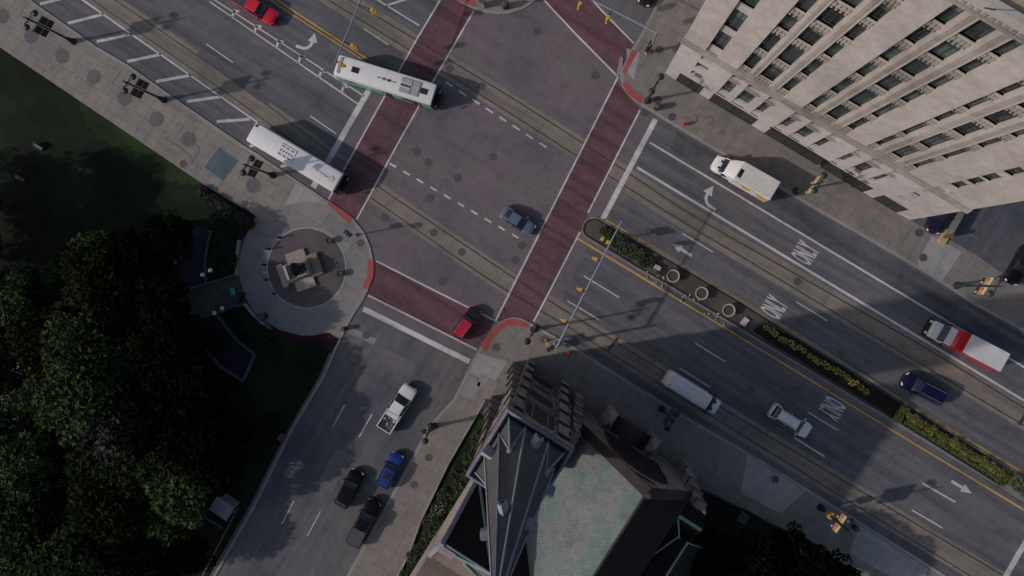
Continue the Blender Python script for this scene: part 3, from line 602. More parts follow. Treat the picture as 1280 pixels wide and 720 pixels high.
# great window with tracery
wz0, wz1, hw = 5.2, 15.5, 3.4
pts = [(-hw, wz0)]+[(hw*math.cos(math.pi-math.pi*j/14), wz1-5.2+5.2*math.sin(math.pi*j/14)**.85) for j in range(15)]+[(hw, wz0)]
o = MB().loft([[(GC+x, GY+.012, z) for x, z in pts], [(GC+x, GY-.1, z) for x, z in pts]]).build('great_window', M['black'], ch)
tq = MB(); tq.tube([(GC+x, GY+.04, z) for x, z in pts+[pts[0]]], .16, 6)
for q in range(-3, 4): tq.box(GC+q*.85-.05, GC+q*.85+.05, GY, GY+.1, wz0, wz1-abs(q)**1.6*.42-.2)
tq.box(GC-hw, GC+hw, GY, GY+.1, 9.6, 9.8); tq.build('tracery', stone_d, o)
pts = [(1.1*math.cos(6.283*j/10), 17.2+.75*math.sin(6.283*j/10)) for j in range(10)]
MB().loft([[(GC+x, GY+.012, z) for x, z in pts], [(GC+x, GY-.1, z) for x, z in pts]]).build('small_window', M['black'], ch)
# entrance porch and end buttresses with pinnacles
po = MB(); po.box(12.2, 16.6, GY, 1.1, 0, 3.3); rp = lambda y: [(12.0, y, 3.2), (16.8, y, 3.2), (14.4, y, 5.0)]
po.build('porch', stone_d, ch); MB().loft([rp(1.4), rp(GY)]).build('porch_roof', ground_mat('porch_slate', [(.045, .034, .034), (.065, .048, .046), (.085, .062, .058)], joint=(.4, .25, .025, .15), stain=.4), ch)
for x in (11.6, 17.2): pd_ = MB(); pd_.box(x-.5, x+.5, -.6, 1.6, 0, 4.2); pd_.loft([[(x-.55, -.6, 4.2), (x+.55, -.6, 4.2), (x+.55, 1.7, 4.2), (x-.55, 1.7, 4.2)], [(x-.08, .4, 5.6), (x+.08, .4, 5.6), (x+.08, .6, 5.6), (x-.08, .6, 5.6)]]); pd_.build('porch_pier', stone, ch)
for x in (GX0-.9, GX1+.3):
    bt = MB(); bd = MB()
    for i, (z1, dep) in enumerate(((4, 1.5), (7, 1.1), (10, .7), (12.5, .35))):
        bt.box(x-.55+.004*i, x+.55-.004*i, GY-.6, GY+dep, (0, 4, 7, 10)[i], z1); bd.box(x-.6, x+.6, GY-.3, GY+dep+.06, z1-.3, z1-.06)
    bt.loft([[(x-.5, GY-.6, 12.5), (x+.5, GY-.6, 12.5), (x+.5, GY+.3, 12.5), (x-.5, GY+.3, 12.5)], [(x-.05, GY-.2, 15), (x+.05, GY-.2, 15), (x+.05, GY-.1, 15), (x-.05, GY-.1, 15)]])
    o = bt.build('buttress', stone, ch); bd.build('weathering', stone_d, o)
# transept towards the side street
AX0, AY0, AYR, AY1, AEZ, ARZ = 2.0, -12.2, -16.9, -21.6, 8.6, 15.6
ta = MB(); ta.loft([[(AX0, AY0, 0), (AX0, AY1, 0), (AX0, AY1, AEZ), (AX0, AYR, ARZ), (AX0, AY0, AEZ)], [(13, AY0, 0), (13, AY1, 0), (13, AY1, AEZ), (13, AYR, ARZ), (13, AY0, AEZ)]])
ta.box(1.9, 8.4, AY0, -6.2, 0, 8.2); ta.box(1.95, 8.4, NY, AY1, 0, 7); ta.build('transept_wall', stone, ch)
rf = MB()
rf.loft([[(AX0+.5, AY0+.3, AEZ-.2), (AX0+.5, AYR, ARZ+.25), (AX0+.5, AYR, ARZ), (AX0+.5, AY0+.3, AEZ-.5)], [(13, AY0+.3, AEZ-.2), (13, AYR, ARZ+.25), (13, AYR, ARZ), (13, AY0+.3, AEZ-.5)]])
rf.box(2.2, 8.4, AY0+.3, -6.5, 8.2, 8.35); rf.build('transept_roof', slate_d, ch)
bm_ = ground_mat('brown_slate_sunlit', [(.1, .075, .065), (.13, .1, .085), (.15, .12, .1)], joint=(.5, .28, .02, .1), stain=.35, jcol=.8)  # transept slope facing the sun, coloured lighter than its shaded side
rf = MB(); rf.loft([[(AX0+.5, AY1-.3, AEZ-.2), (AX0+.5, AYR, ARZ+.25), (AX0+.5, AYR, ARZ), (AX0+.5, AY1-.3, AEZ-.5)][::-1], [(13, AY1-.3, AEZ-.2), (13, AYR, ARZ+.25), (13, AYR, ARZ), (13, AY1-.3, AEZ-.5)][::-1]])
rf.box(2.2, 8.4, NY, AY1-.3, 7, 7.15); rf.build('transept_roof', bm_, ch)
tc_ = MB()
for ye, ze in ((AY0+.2, AEZ), (AY1-.2, AEZ)):
    a, b = Vector((AX0+.2, ye, ze)), Vector((AX0+.2, AYR, ARZ+.25)); q = [Vector((-.22, 0, -.1)), Vector((.22, 0, -.1)), Vector((.22, 0, .4)), Vector((-.22, 0, .4))]
    tc_.loft([[a+v for v in q], [b+v for v in q]])
tc_.box(1.6, 1.95, AY0+.2, -6.3, 8.2, 8.6); tc_.build('parapet_coping', lead, ch)
MB().tube([(AX0+.6, AYR, ARZ+.28), (8.2, AYR, ARZ+.28)], .12, 6).build('ridge_cap', lead, ch)
cpp = MB(); cpp.tube([(2.5, -12.0, AEZ+.15), (7.7, -16.7, ARZ+.15)], .16, 6); cpp.tube([(7.7, -16.9, ARZ+.35), (3.7, -17.7, ARZ-.6)], .18, 6); cpp.tube([(5.2, -18.2, ARZ-1.5), (7.6, -19.2, ARZ-2.6)], .2, 6)
cpp.build('copper_flashing', copper, ch)
ps = MB()
for k in range(4): ps.box(2.3, 4.0, AYR-.75-k*.42, AYR-.5-k*.42, 13.6-k*.62, 15.35-k*.62)
ps.build('stone_cresting', ground_mat('pink_stone', [(.24, .19, .2), (.3, .24, .25)]), ch)
# low hall and porch on the far side, copper ridges
hb = MB(); hb.box(22.4, 27.6, -24, -6.2, 0, 5.6); hb.box(22.6, 25.4, -5.9, -2.2, 0, 6.0); hb.build('hall_wall', stone_d, ch)
hr = MB(); gr = lambda y: [(22.0, y, 5.5), (28.0, y, 5.5), (24.8, y, 8.2)]
hr.loft([gr(-5.7), gr(-24)]); gx = lambda x, q=1: [(x, -5.8, 5.9), (x, -1.9, 5.9), (x, -3.75, 8.1)]; hr.loft([gx(22.2), gx(25.6)]); hr.build('hall_roof', slate_d, ch)
hc = MB(); hc.tube([(22.5, -3.75, 8.12), (25.3, -3.75, 8.12)], .2, 6); hc.tube([(24.8, -5.6, 8.22), (24.8, -24, 8.22)], .13, 6); hc.tube([(24.8, -5.7, 8.2), (28, -5.7, 5.6)], .06, 5); hc.tube([(22.45, -3.75, 8.1), (23.9, -5.8, 8.0)], .09, 5); hc.tube([(23.9, -5.8, 7.5), (22.4, -11.4, 5.9)], .09, 5)
hc.build('copper_ridge', copper, ch)
# ------------------------------------------------------------------ vehicles
def paint(name, c, rough=.35): d = max(c) < .08; return mat(name, c, rough, .06, .7, coat=.06 if d else .25, fine=.04, spec=.1 if d else .25)
def wheels(root, L, W, r=.35, xs=(.31, -.3), dual=False, y=None):
    for fx in xs:
        for s in (-1, 1):
            yy = s*((y or W/2)-.13)
            m = MB(); n = 18
            prof = [(r*.62, -.12), (r*.95, -.12), (r, -.08), (r, .08), (r*.95, .12), (r*.62, .12)]
            m.loft([[(fx*L+q*math.cos(6.2832*j/n), yy+w_, r+q*math.sin(6.2832*j/n)) for j in range(n)] for q, w_ in prof])
            o = m.build('wheel', M['tyre'], root, True)
            m = MB().loft([[(fx*L+q*math.cos(6.2832*j/n), yy+w_*s, r+q*math.sin(6.2832*j/n)) for j in range(n)] for q, w_ in ((r*.61, .05), (r*.6, .13), (r*.2, .1))]); m.build('rim', M['rim'], o, True)
def body_ring(x, hw, zt, zb=.26):
    h = zt-zb; q = [(hw*.9, zb), (hw*.985, zb+.12), (hw, zb+h*.45), (hw*.985, zb+h*.72), (hw*.945, zt-.05), (hw*.84, zt-.005), (hw*.45, zt+.02), (0, zt+.03)]
    return [(x, -a, z) for a, z in q]+[(x, a, z) for a, z in q[-2::-1]]
def glass_ring(x, hb, zb, ht, zt):
    q = [(hb, zb), (hb*.3+ht*.7, zb*.25+zt*.75), (ht, zt-.06), (ht*.86, zt), (ht*.4, zt+.025), (0, zt+.03)]
    return [(x, -a, z) for a, z in q]+[(x, a, z) for a, z in q[-2::-1]]
def car(name, label, cat, rear, front, pm, L=4.8, W=1.85, H=1.5, hood=.98, ws=.16, rf=.02, rr=-.27, rg=-.40, belt=.98, deck=1.0, kind='sedan', roofm=None, hoodm=None, extra=None, group=None, glass=None):
    loc, rz = heading(rear, front); t = thing(name, label, cat, loc, rz, group)
    W2 = W/2; X = lambda f: f*L; gm = glass or M['glass']
    zt = deck
    if kind == 'pickup':
        xb = X(rg)
        st = [(-.5*L, .9*W2, .95), (xb-.04, .97*W2, .95)]
        low = MB().loft([body_ring(x, hw, .66) for x, hw in ((-.5*L, .88*W2), (-.49*L, .95*W2), (xb, .98*W2))], cap=True)
        ring = MB()
        for s in (-1, 1): ring.box(-.49*L, xb, s*W2*.97-.08*s-.06, s*W2*.97-.08*s+.06, .6, deck)
        ring.box(-.5*L, -.485*L, -W2*.9, W2*.9, .6, deck)
        low.add(ring.v, ring.f, 0); low.build('cargo_bed', pm, t, True, bevel=.02)
        if extra == 'tonneau' or extra == 'tonneau_grey':
            MB().box(-.485*L, xb-.02, -W2*.86, W2*.86, deck-.05, deck+.03).build('bed_cover', mat('bed_cover', (.03, .032, .04) if extra == 'tonneau' else (.036, .04, .048), .6, .2, 2), t, bevel=.02)
        stn = [(xb, .985, belt+.05), (xb+.3, .99, belt+.05), (0, 1, belt), (X(ws), .985, hood), (.4*L, .955, hood-.05), (.46*L, .88, hood-.12), (.49*L, .76, hood-.24), (.502*L, .5, hood-.45)]
    else:
        stn = [(-.5*L, .72, deck-.3), (-.493*L, .84, deck-.12), (-.465*L, .93, deck-.03), (-.4*L, .98, deck), (X(max(rg, -.39)), .99, belt if rg < -.39 else deck), (0, 1, belt), (X(ws), .985, hood), (.36*L, .955, hood-.05), (.43*L, .9, hood-.12), (.472*L, .79, hood-.22), (.492*L, .62, hood-.32), (.502*L, .4, hood-.48)]
    MB().loft([body_ring(x, hw*W2, z) for x, hw, z in stn]).build('body', pm, t, True, 50)
    if hoodm:
        MB().loft([[(x, -hw*W2*.9, z+.03), (x, 0, z+.055), (x, hw*W2*.9, z+.03), (x, 0, z-.06)] for x, hw, z in ((X(ws)+.02, .97, hood), (.34*L, .95, hood-.05), (.43*L, .9, hood-.12), (.478*L, .82, hood-.2))]).build('bonnet', hoodm, t, True)
    tw_ = .745*W2 if kind != 'van' else .9*W2
    if kind == 'pickup': gs = [(X(rg)+.03, .95*W2, belt+.04, .9*tw_, H-.12), (X(rg)+.1, .95*W2, belt+.03, tw_, H-.02), (X(rf), .95*W2, belt, tw_, H-.02), (X(ws), .93*W2, hood-.02, .9*W2, hood+.03)]
    else: gs = [(X(rg), .86*W2, (belt if kind != 'sedan' else deck)-.02, .8*W2, (belt if kind != 'sedan' else deck)+.04), (X(rr), .95*W2, belt, tw_*.97, H-.03), (X((rr+rf)/2), .965*W2, belt, tw_, H), (X(rf), .955*W2, belt, tw_, H-.04), (X(ws), .92*W2, hood-.02, .88*W2, hood+.03)]
    MB().loft([glass_ring(*g) for g in gs]).build('windows', gm, t, True, 50)
    rp_ = [gs[1], gs[2], gs[3]] if kind != 'pickup' else [gs[0], gs[1], gs[2]]
    rm = MB().loft([[(x, -ht*1.005, zt_-.085), (x, -ht*.87, zt_+.02), (x, 0, zt_+.052), (x, ht*.87, zt_+.02), (x, ht*1.005, zt_-.085)] for x, hb, zb, ht, zt_ in rp_])
    for s in (-1, 1):                                    # pillars belong to the roof shell
        a, b = gs[-1], gs[-2]
        rm.tube([(a[0], s*a[3]*.98, a[4]), (b[0], s*b[3]*.98, b[4]-.05)], .035, 5)
        a, b = gs[0], gs[1]
        rm.tube([(a[0], s*a[3], a[4]), (b[0], s*b[3], b[4]-.05)], .055, 5)
        for q in (.5,) if kind != 'pickup' else (.4,):
            xx = X(rr+(rf-rr)*q) if kind != 'pickup' else X(rg+(rf-rg)*q); rm.tube([(xx, s*.968*W2, belt), (xx, s*tw_*1.0, H-.06)], .035, 5)
    rm.build('roof', roofm or pm, t, True, 40)
    for s in (-1, 1):
        MB().loft([[(X(ws)-.28, s*(W2*.97), belt-.02), (X(ws)-.12, s*(W2*.97), belt-.02), (X(ws)-.12, s*W2*.97, belt+.1), (X(ws)-.28, s*W2*.97, belt+.1)], [(X(ws)-.3, s*(W2+.17), belt), (X(ws)-.16, s*(W2+.2), belt), (X(ws)-.16, s*(W2+.2), belt+.15), (X(ws)-.3, s*(W2+.17), belt+.15)]]).build('wing_mirror', M['black'] if kind == 'pickup' else pm, t)
        MB().loft([[(.47*L, s*W2*.55, hood-.3), (.47*L, s*W2*.76, hood-.28), (.45*L, s*W2*.82, hood-.12), (.465*L, s*W2*.58, hood-.17)], [(.5*L, s*W2*.45, hood-.34), (.474*L, s*W2*.8, hood-.3), (.458*L, s*W2*.86, hood-.14), (.49*L, s*W2*.52, hood-.22)]]).build('headlight', M['lite'], t)
        MB().box(-.503*L, -.47*L, s*W2*.66-.13, s*W2*.66+.13, deck-.33, deck-.14).build('taillight', M['tail'], t)
    MB().box(.47*L, .508*L, -W2*.45, W2*.45, .42, hood-.3).build('grille', M['black'], t, bevel=.03)
    wheels(t, L, W)
    if extra == 'rails':
        for s in (-1, 1): MB().tube([(X(rr)+.1, s*tw_*.82, H+.02), (X(rr)+.2, s*tw_*.82, H+.09), (X(rf)-.25, s*tw_*.82, H+.07), (X(rf)-.1, s*tw_*.82, H)], .03, 6).build('roof_rail', M['chrome'] if roofm is None else M['chrome'], t)
    if extra == 'rails_dark':
        for s in (-1, 1): MB().tube([(X(rr)+.1, s*tw_*.8, H+.02), (X(rr)+.2, s*tw_*.8, H+.09), (X(rf)-.25, s*tw_*.8, H+.07), (X(rf)-.1, s*tw_*.8, H)], .035, 6).build('roof_rail', M['black'], t)
    if extra == 'sunroof': MB().box(X(rf)-1.25, X(rf)-.4, -tw_*.6, tw_*.6, H-.02, H+.062).build('sunroof', M['glass'], t, bevel=.02)
    return t
white_p = paint('white_vehicle_paint', (.56, .54, .525), .45); cream = mat('box_roof_white', (.5, .475, .455), .6, .1, .8, fine=.06)
car('pickup_truck', 'bright red pickup with dark bed cover beside the yellow lines', 'pickup', (296, -4), (350, 29), paint('red_paint', (.5, .012, .03)), L=5.9, W=2.0, H=1.9, hood=1.16, ws=.255, rf=.13, rr=-.1, rg=-.13, belt=1.2, deck=1.22, kind='pickup', extra='tonneau')
car('sedan', 'grey blue sedan crossing the middle of the intersection', 'car', (628.5, 264), (667, 289.5), paint('slate_blue_paint', (.085, .11, .16)), L=4.5, W=1.78, H=1.43, hood=.94, ws=.22, rf=.05, rr=-.22, rg=-.37, deck=.99, belt=.93)
car('small_suv', 'red small car with black bonnet and bright roof rails on the brick crosswalk', 'car', (572, 421), (597, 385.5), paint('crimson_paint', (.38, .01, .03)), L=4.25, W=1.8, H=1.65, hood=1.04, ws=.22, rf=.08, rr=-.4, rg=-.49, belt=1.02, deck=1.05, kind='suv', hoodm=mat('black_bonnet', (.012, .012, .013), .35), extra='rails')
pk = car('pickup_truck', 'white pickup with open bed full of rubble on the side street', 'pickup', (481, 536.5), (517, 480), white_p, L=6.2, W=2.05, H=1.9, hood=1.2, ws=.265, rf=.135, rr=-.05, rg=-.085, belt=1.2, deck=1.28, kind='pickup')
car('suv', 'bright blue suv with dark sunroof nearest the side street kerb', 'car', (479.5, 606.5), (500, 565), paint('blue_paint', (.008, .028, .17)), L=4.6, W=1.85, H=1.65, hood=1.02, ws=.22, rf=.08, rr=-.38, rg=-.48, belt=1.0, deck=1.05, kind='suv', extra='sunroof')
car('suv', 'black suv in the middle lane of the side street', 'car', (427.5, 631), (451, 585), paint('black_car_paint', (.005, .005, .008), .3), L=4.95, W=1.95, H=1.7, hood=1.05, ws=.21, rf=.08, rr=-.34, rg=-.47, belt=1.03, deck=1.08, kind='suv')
car('pickup_truck', 'black pickup with a grey bed cover behind the blue suv', 'pickup', (443, 678), (472.5, 621.5), paint('black_truck_paint', (.004, .004, .007), .3), L=6.1, W=2.0, H=1.9, hood=1.17, ws=.24, rf=.11, rr=-.1, rg=-.13, belt=1.2, deck=1.25, kind='pickup', extra='tonneau_grey')
car('suv', 'white suv with dark roof rails on the avenue below the planted median', 'car', (961.5, 509.5), (1009.5, 539.5), white_p, L=5.1, W=1.98, H=1.75, hood=1.08, ws=.27, rf=.13, rr=-.36, rg=-.47, belt=1.05, deck=1.1, kind='suv', extra='rails_dark')
car('minivan', 'navy blue minivan on the avenue above the flower bed', 'car', (1174, 497), (1126, 472), paint('navy_paint', (.007, .008, .035), .3), L=5.1, W=1.98, H=1.75, hood=1.04, ws=.26, rf=.11, rr=-.42, rg=-.49, belt=1.05, deck=1.1, kind='suv', extra='rails')
car('sedan', 'black car beside the corner pavement at the top edge of the picture', 'car', (828, -35), (803, 7), paint('black_sedan_paint', (.01, .01, .012), .3), L=4.8, W=1.85, H=1.45)
car('sedan', 'dark car parked under the stone facade at the alley mouth', 'car', (1176, 252), (1164, 283), paint('midnight_paint', (.015, .014, .03), .3), L=4.7, W=1.85, H=1.45)
# rubble in the white pickup
rb = MB(); random.seed(3)
for k in range(46):
    x, y = random.uniform(-2.95, -1.3), random.uniform(-.72, .72); s = random.uniform(.05, .17); z = .72+random.uniform(0, .3)
    rb.box(x-s, x+s, y-s*.6, y+s*.6, z, z+s*.9, random.choice((0, 0, 1)), rz=random.uniform(0, 3))
o = rb.build('rubble', [mat('dark_scrap', (.05, .05, .055), .8, .4, 3), mat('pale_scrap', (.3, .3, .32), .7)]); o.parent = None
o.matrix_world = Matrix.Translation(pk.location) @ Matrix.Rotation(pk.rotation_euler.z, 4, 'Z'); tag(o, 'heap of scrap and rubble lying in the bed of the white pickup', 'rubble'); o['kind'] = 'stuff'
o = MB().box(-1.25, -.68, -.78, .78, .72, 1.3).box(-1.26, -.67, -.8, .8, 1.3, 1.36).build('tool_box', cream, None, bevel=.02)
o.matrix_world = Matrix.Translation(pk.location) @ Matrix.Rotation(pk.rotation_euler.z, 4, 'Z'); tag(o, 'pale tool box across the front of the white pickup bed', 'tool box')

def van(label, rear, front):
    loc, rz = heading(rear, front); L, W, H = 7.1, 2.05, 2.65; t = thing('panel_van', label, 'van', loc, rz); W2 = W/2
    def rr(x, hw, zt, zb=.3, r=.34, k=.86): q = [(hw*.95, zb), (hw, zb+.3), (hw, zb+(zt-zb)*.55), (hw*k, zt-r*.5), (hw*k-r*.6, zt), (0, zt+.05)]; return [(x, -a, z) for a, z in q]+[(x, a, z) for a, z in q[-2::-1]]
    MB().loft([rr(-L/2, W2*.84, H-.35), rr(-L/2+.06, W2*.92, H-.16), rr(-L/2+.2, W2*.98, H-.04), rr(-L/2+.5, W2, H), rr(L/2-1.9, W2, H), rr(L/2-1.6, W2*.99, H-.14, k=.88), rr(L/2-.95, W2*.97, 1.5, k=.9), rr(L/2-.3, W2*.9, 1.2), rr(L/2-.05, W2*.8, 1.02), rr(L/2, W2*.66, .8)]).build('body', white_p, t, True, 40)
    def wr(x, hw, z, e=.03): return [(x-e, -hw, z), (x+e, -hw, z+e), (x+e, hw, z+e), (x-e, hw, z)]
    MB().loft([[(L/2-1.56, -W2*.82, H-.1), (L/2-1.56, W2*.82, H-.1), (L/2-1.66, W2*.82, H-.2), (L/2-1.66, -W2*.82, H-.2)], [(L/2-.88, -W2*.88, 1.54), (L/2-.88, W2*.88, 1.54), (L/2-1.0, W2*.88, 1.45), (L/2-1.0, -W2*.88, 1.45)]]).build('windscreen', M['glass'], t)
    for s in (-1, 1):
        MB().box(L/2-2.1, L/2-1.15, s*W2*.965-.04, s*W2*.965+.04, 1.5, 2.1).build('side_window', M['glass'], t)
        MB().box(L/2-1.35, L/2-1.15, s*(W2+.14)-.12, s*(W2+.14)+.12, 1.4, 1.75).build('wing_mirror', M['black'], t)
        MB().box(L/2-.25, L/2+.0, s*W2*.64-.14, s*W2*.64+.14, .85, 1.02).build('headlight', M['lite'], t)
        MB().box(-L/2-.02, -L/2+.06, s*W2*.86-.06, s*W2*.86+.06, 1.0, 1.7).build('taillight', M['tail'], t)
        MB().box(L/2-.86, L/2-.66, s*.45-.16, s*.45+.16, 1.4, 1.49).build('wiper_cowl', M['black'], t)
    rb_ = MB()
    for q in (-.55, 0, .55): rb_.box(-L/2+.4, L/2-2, q-.05, q+.05, H+.005, H+.06)
    rb_.build('roof_rib', white_p, t); MB().disc((-L/2+.55, -.55), .08, H+.07).build('roof_vent', M['black'], t)
    wheels(t, L, W, .36, (.32, -.28)); return t
van('long white panel van on the tram track beside the church pavement', (829, 468), (896.5, 509.5))

def box_truck(label, rear, front, L, cabm, boxm, style):
    loc, rz = heading(rear, front); t = thing('box_truck', label, 'truck', loc, rz); xf = L/2; W2 = 1.05
    if style == 'van':
        bx0, bx1, bz = -L/2, -L/2+4.75, 3.15
        MB().loft([body_ring(x, hw, z, .4) for x, hw, z in ((bx1-.2, .98, 1.35), (xf-1.35, 1.0, 1.35), (xf-.75, .99, 1.28), (xf-.3, .92, 1.15), (xf-.06, .8, .98), (xf, .62, .75))]).build('cab', cabm, t, True, 45)
        MB().loft([glass_ring(x, a, z0, b, z1) for x, a, z0, b, z1 in ((bx1-.2, .98, 1.3, .85, 2.1), (xf-1.75, .98, 1.3, .85, 2.1), (xf-.95, .93, 1.26, .9, 1.34))]).build('windows', M['glass'], t, True, 45)
        fr = MB().loft([[(x, -h, z0), (x, -h*.92, z1-.1), (x, -h*.7, z1), (x, 0, z1+.05), (x, h*.7, z1), (x, h*.92, z1-.1), (x, h, z0)] for x, h, z0, z1 in ((bx1-.02, 1.2, 1.9, 3.1), (bx1+.35, 1.15, 1.95, 2.95), (bx1+.9, 1.0, 2.0, 2.5), (bx1+1.2, .85, 2.05, 2.2))]); fr.build('wind_deflector', cabm, t, True, 40)
        MB().tube([(xf-1.75, -.86, 2.08), (xf-.95, -.92, 1.34)], .05).tube([(xf-1.75, .86, 2.08), (xf-.95, .92, 1.34)], .05).build('pillar', cabm, t)
    else:
        bx0, bx1, bz = -L/2, -L/2+4.7, 3.2
        MB().box(bx0, xf-.6, -.45, .45, .55, .8).build('chassis', M['black'], t)
        redm = paint('red_body_paint', (.4, .012, .02))
        MB().loft([[(x, -h, .6), (x, -h, z-.2), (x, -h*.85, z), (x, h*.85, z), (x, h, z-.2), (x, h, .6)] for x, h, z in ((bx1+.02, 1.12, 2.75), (bx1+.7, 1.12, 2.7), (bx1+.95, 1.06, 2.4))]).build('sleeper_box', redm, t, True, 35)
        MB().loft([[(x, -h, .7), (x, -h, z-.12), (x, -h*.85, z), (x, h*.85, z), (x, h, z-.12), (x, h, .7)] for x, h, z in ((bx1+.96, 1.05, 2.3), (xf-1.85, 1.05, 2.32), (xf-1.82, 1.02, 1.55), (xf-.5, .95, 1.5), (xf-.35, .88, 1.35))]).build('cab', cabm, t, True, 35)
        MB().loft([[(xf-1.9, -.92, 2.26), (xf-1.9, .92, 2.26), (xf-2.0, .92, 2.1), (xf-2.0, -.92, 2.1)], [(xf-1.3, -.98, 1.58), (xf-1.3, .98, 1.58), (xf-1.5, .98, 1.5), (xf-1.5, -.98, 1.5)]]).build('windscreen', M['glass'], t)
        MB().box(xf-.5, xf, -1.12, 1.12, .4, .95).build('bumper', M['black'], t, bevel=.08)
        for s in (-1, 1): MB().box(xf-2.7, xf-1.95, s*1.05-.03, s*1.05+.03, 1.55, 2.15).build('side_window', M['glass'], t); MB().box(bx0+.3, bx1-.2, s*1.14-.03, s*1.14+.03, .55, .62).build('side_rail', M['chrome'], t)
    sb = MB().box(bx0, bx1, -1.18, 1.18, .85, bz); o = sb.build('cargo_box', boxm, t, bevel=.05)
    MB().box(bx0+.04, bx1-.04, -1.14, 1.14, bz-.02, bz+.04).build('cargo_roof', cream, t, bevel=.04)
    if style == 'van':
        MB().box(bx1-.6, bx1-.15, -.28, .75, bz+.02, bz+.07).build('roof_hatch', M['glass'], t)
        lv = MB(); ym_ = mat('yellow_livery', (.5, .33, .06), .5, .2, 3)
        lv.add([(bx0+.1, 1.19, 1.2), (bx0+1.1, 1.19, 1.2), (bx0+1.7, 1.19, 2.6), (bx0+.1, 1.19, 2.6)][::-1], [(0, 1, 2, 3)]); lv.add([(bx0+2.2, 1.19, 1.9), (bx0+3.3, 1.19, 1.7), (bx0+3.5, 1.19, 2.7), (bx0+2.4, 1.19, 2.7)][::-1], [(0, 1, 2, 3)])
        lv.build('yellow_livery', ym_, t)
        MB().box(bx0+1.7, bx0+4.3, 1.182, 1.186, 2.65, 2.85).build('side_stripe', mat('rose_stripe', (.3, .2, .2), .6), t)
    else:
        MB().box(bx1-.28, bx1-.02, -1.16, 1.16, bz-.4, bz-.05).build('box_nose', M['steel'], t)
    for s in (-1, 1):
        MB().box(xf-(1.55 if style == 'van' else 2.1), xf-(1.4 if style == 'van' else 1.95), s*1.22-.13, s*1.22+.13, 1.25, 1.7).build('wing_mirror', M['black'], t)
        MB().box(xf-.25, xf-.02, s*.7-.15, s*.7+.15, .85, 1.05).build('headlight', M['lite'], t)
        MB().box(bx0-.03, bx0+.02, s*1.0-.1, s*1.0+.1, .9, 1.1).build('taillight', M['tail'], t)
    if style == 'van':
        for s in (-1, 1): MB().box(xf-1.05, xf-.7, s*.4-.12, s*.4+.12, 1.29, 1.36).build('wiper_cowl', M['black'], t)
    wheels(t, L, 2.2, .42, (.34, -.26), y=1.1); return t
box_truck('white box truck with yellow marks on its side, parked beside the stone building', (958, 242.5), (890.5, 204), 7.4, white_p, white_p, 'van')
box_truck('red box truck with white cab and white roof at the right', (1233, 449), (1155, 408), 8.3, white_p, paint('dull_red_paint', (.3, .02, .03), .5), 'big')

# ------------------------------------------------------------------ city buses
teal = mat('bus_teal', (.12, .33, .27), .45, .1, .6, coat=.3); grey = mat('roof_unit_grey', (.26, .26, .28), .6, .1, 2)
def bus(label, rear, front, sidem, L=12.1, wrap=None):
    loc, rz = heading(rear, front); t = thing('city_bus', label, 'bus', loc, rz); W2, H = 1.28, 3.0
    def rr(x, hw, zt): q = [(hw*.96, .3), (hw, .5), (hw, 1.1), (hw, zt-.42)]; return [(x, -a, z) for a, z in q]+[(x, a, z) for a, z in q[::-1]]
    MB().loft([rr(-L/2, W2*.97, H), rr(-L/2+.15, W2, H), rr(L/2-.5, W2, H), rr(L/2-.12, W2*.95, H)]).build('body', sidem, t, True, 35)
    def rt(x, hw, zt): q = [(hw*1.0, zt-.45), (hw*.985, zt-.22), (hw*.9, zt-.05), (hw*.72, zt), (0, zt+.05)]; return [(x, -a, z) for a, z in q]+[(x, a, z) for a, z in q[-2::-1]]
    MB().loft([rt(-L/2, W2*.985, H-.06), rt(-L/2+.2, W2, H), rt(L/2-.75, W2, H), rt(L/2-.16, W2*.97, H-.06)]).build('roof', white_p, t, True, 35)
    MB().loft([[(L/2-.24, -W2*.93, H-.14), (L/2-.24, W2*.93, H-.14), (L/2-.3, W2*.93, H-.3), (L/2-.3, -W2*.93, H-.3)], [(L/2+.06, -W2*.93, 1.0), (L/2+.06, W2*.93, 1.0), (L/2-.15, W2*.93, 1.0), (L/2-.15, -W2*.93, 1.0)]]).build('windscreen', M['glass'], t)
    MB().box(L/2-.3, L/2-.1, -W2*.975, W2*.975, .9, 2.5).build('front_panel', M['black'], t); MB().box(L/2-.15, L/2+.16, -W2*.96, W2*.96, .35, .9).build('bumper', M['black'], t, bevel=.06)
    MB().box(L/2+.05, L/2+.62, -.85, .85, .55, .62).box(L/2+.55, L/2+.62, -.85, .85, .62, .95).build('bike_rack', M['iron'], t)
    for s in (-1, 1):
        for k in range(7):
            x = -L/2+1.2+k*1.42; MB().box(x, x+1.3, s*W2-.015, s*W2+.008, 1.35, 2.25).build('side_window', (wrap if wrap and k not in (0, 5) else M['glass']), t)
        MB().box(-L/2+.02, L/2-.6, s*W2-.01, s*W2+.014, .32, .5).build('skirt', M['black'], t)
        MB().tube([(L/2-.1, s*W2*.9, 2.6), (L/2+.25, s*(W2+.05), 2.5), (L/2+.25, s*(W2+.08), 2.1)], .03).box(L/2+.2, L/2+.3, s*(W2+.08)-.1, s*(W2+.08)+.1, 1.75, 2.15).build('wing_mirror', M['black'], t)
        MB().box(L/2+.0, L/2+.13, s*.9-.16, s*.9+.16, .9, 1.05).build('headlight', M['lite'], t)
        MB().box(-L/2-.02, -L/2+.04, s*1.08-.1, s*1.08+.1, 1.0, 1.5).build('taillight', M['tail'], t)
    for x in (L/2-2.6, -.2): MB().box(x, x+1.2, -W2-.02, -W2+.02, .35, 2.3).build('door', M['glass'], t)
    wheels(t, L, 2.5, .48, (.27, -.25), y=1.26)
    return t
HB = 3.05
b1 = bus('white city bus with green sides turning across the brick crosswalk', (430, 90), (548, 126.5), teal, wrap=mat('teal_window_wrap', (.16, .38, .33), .3, .1, 1))
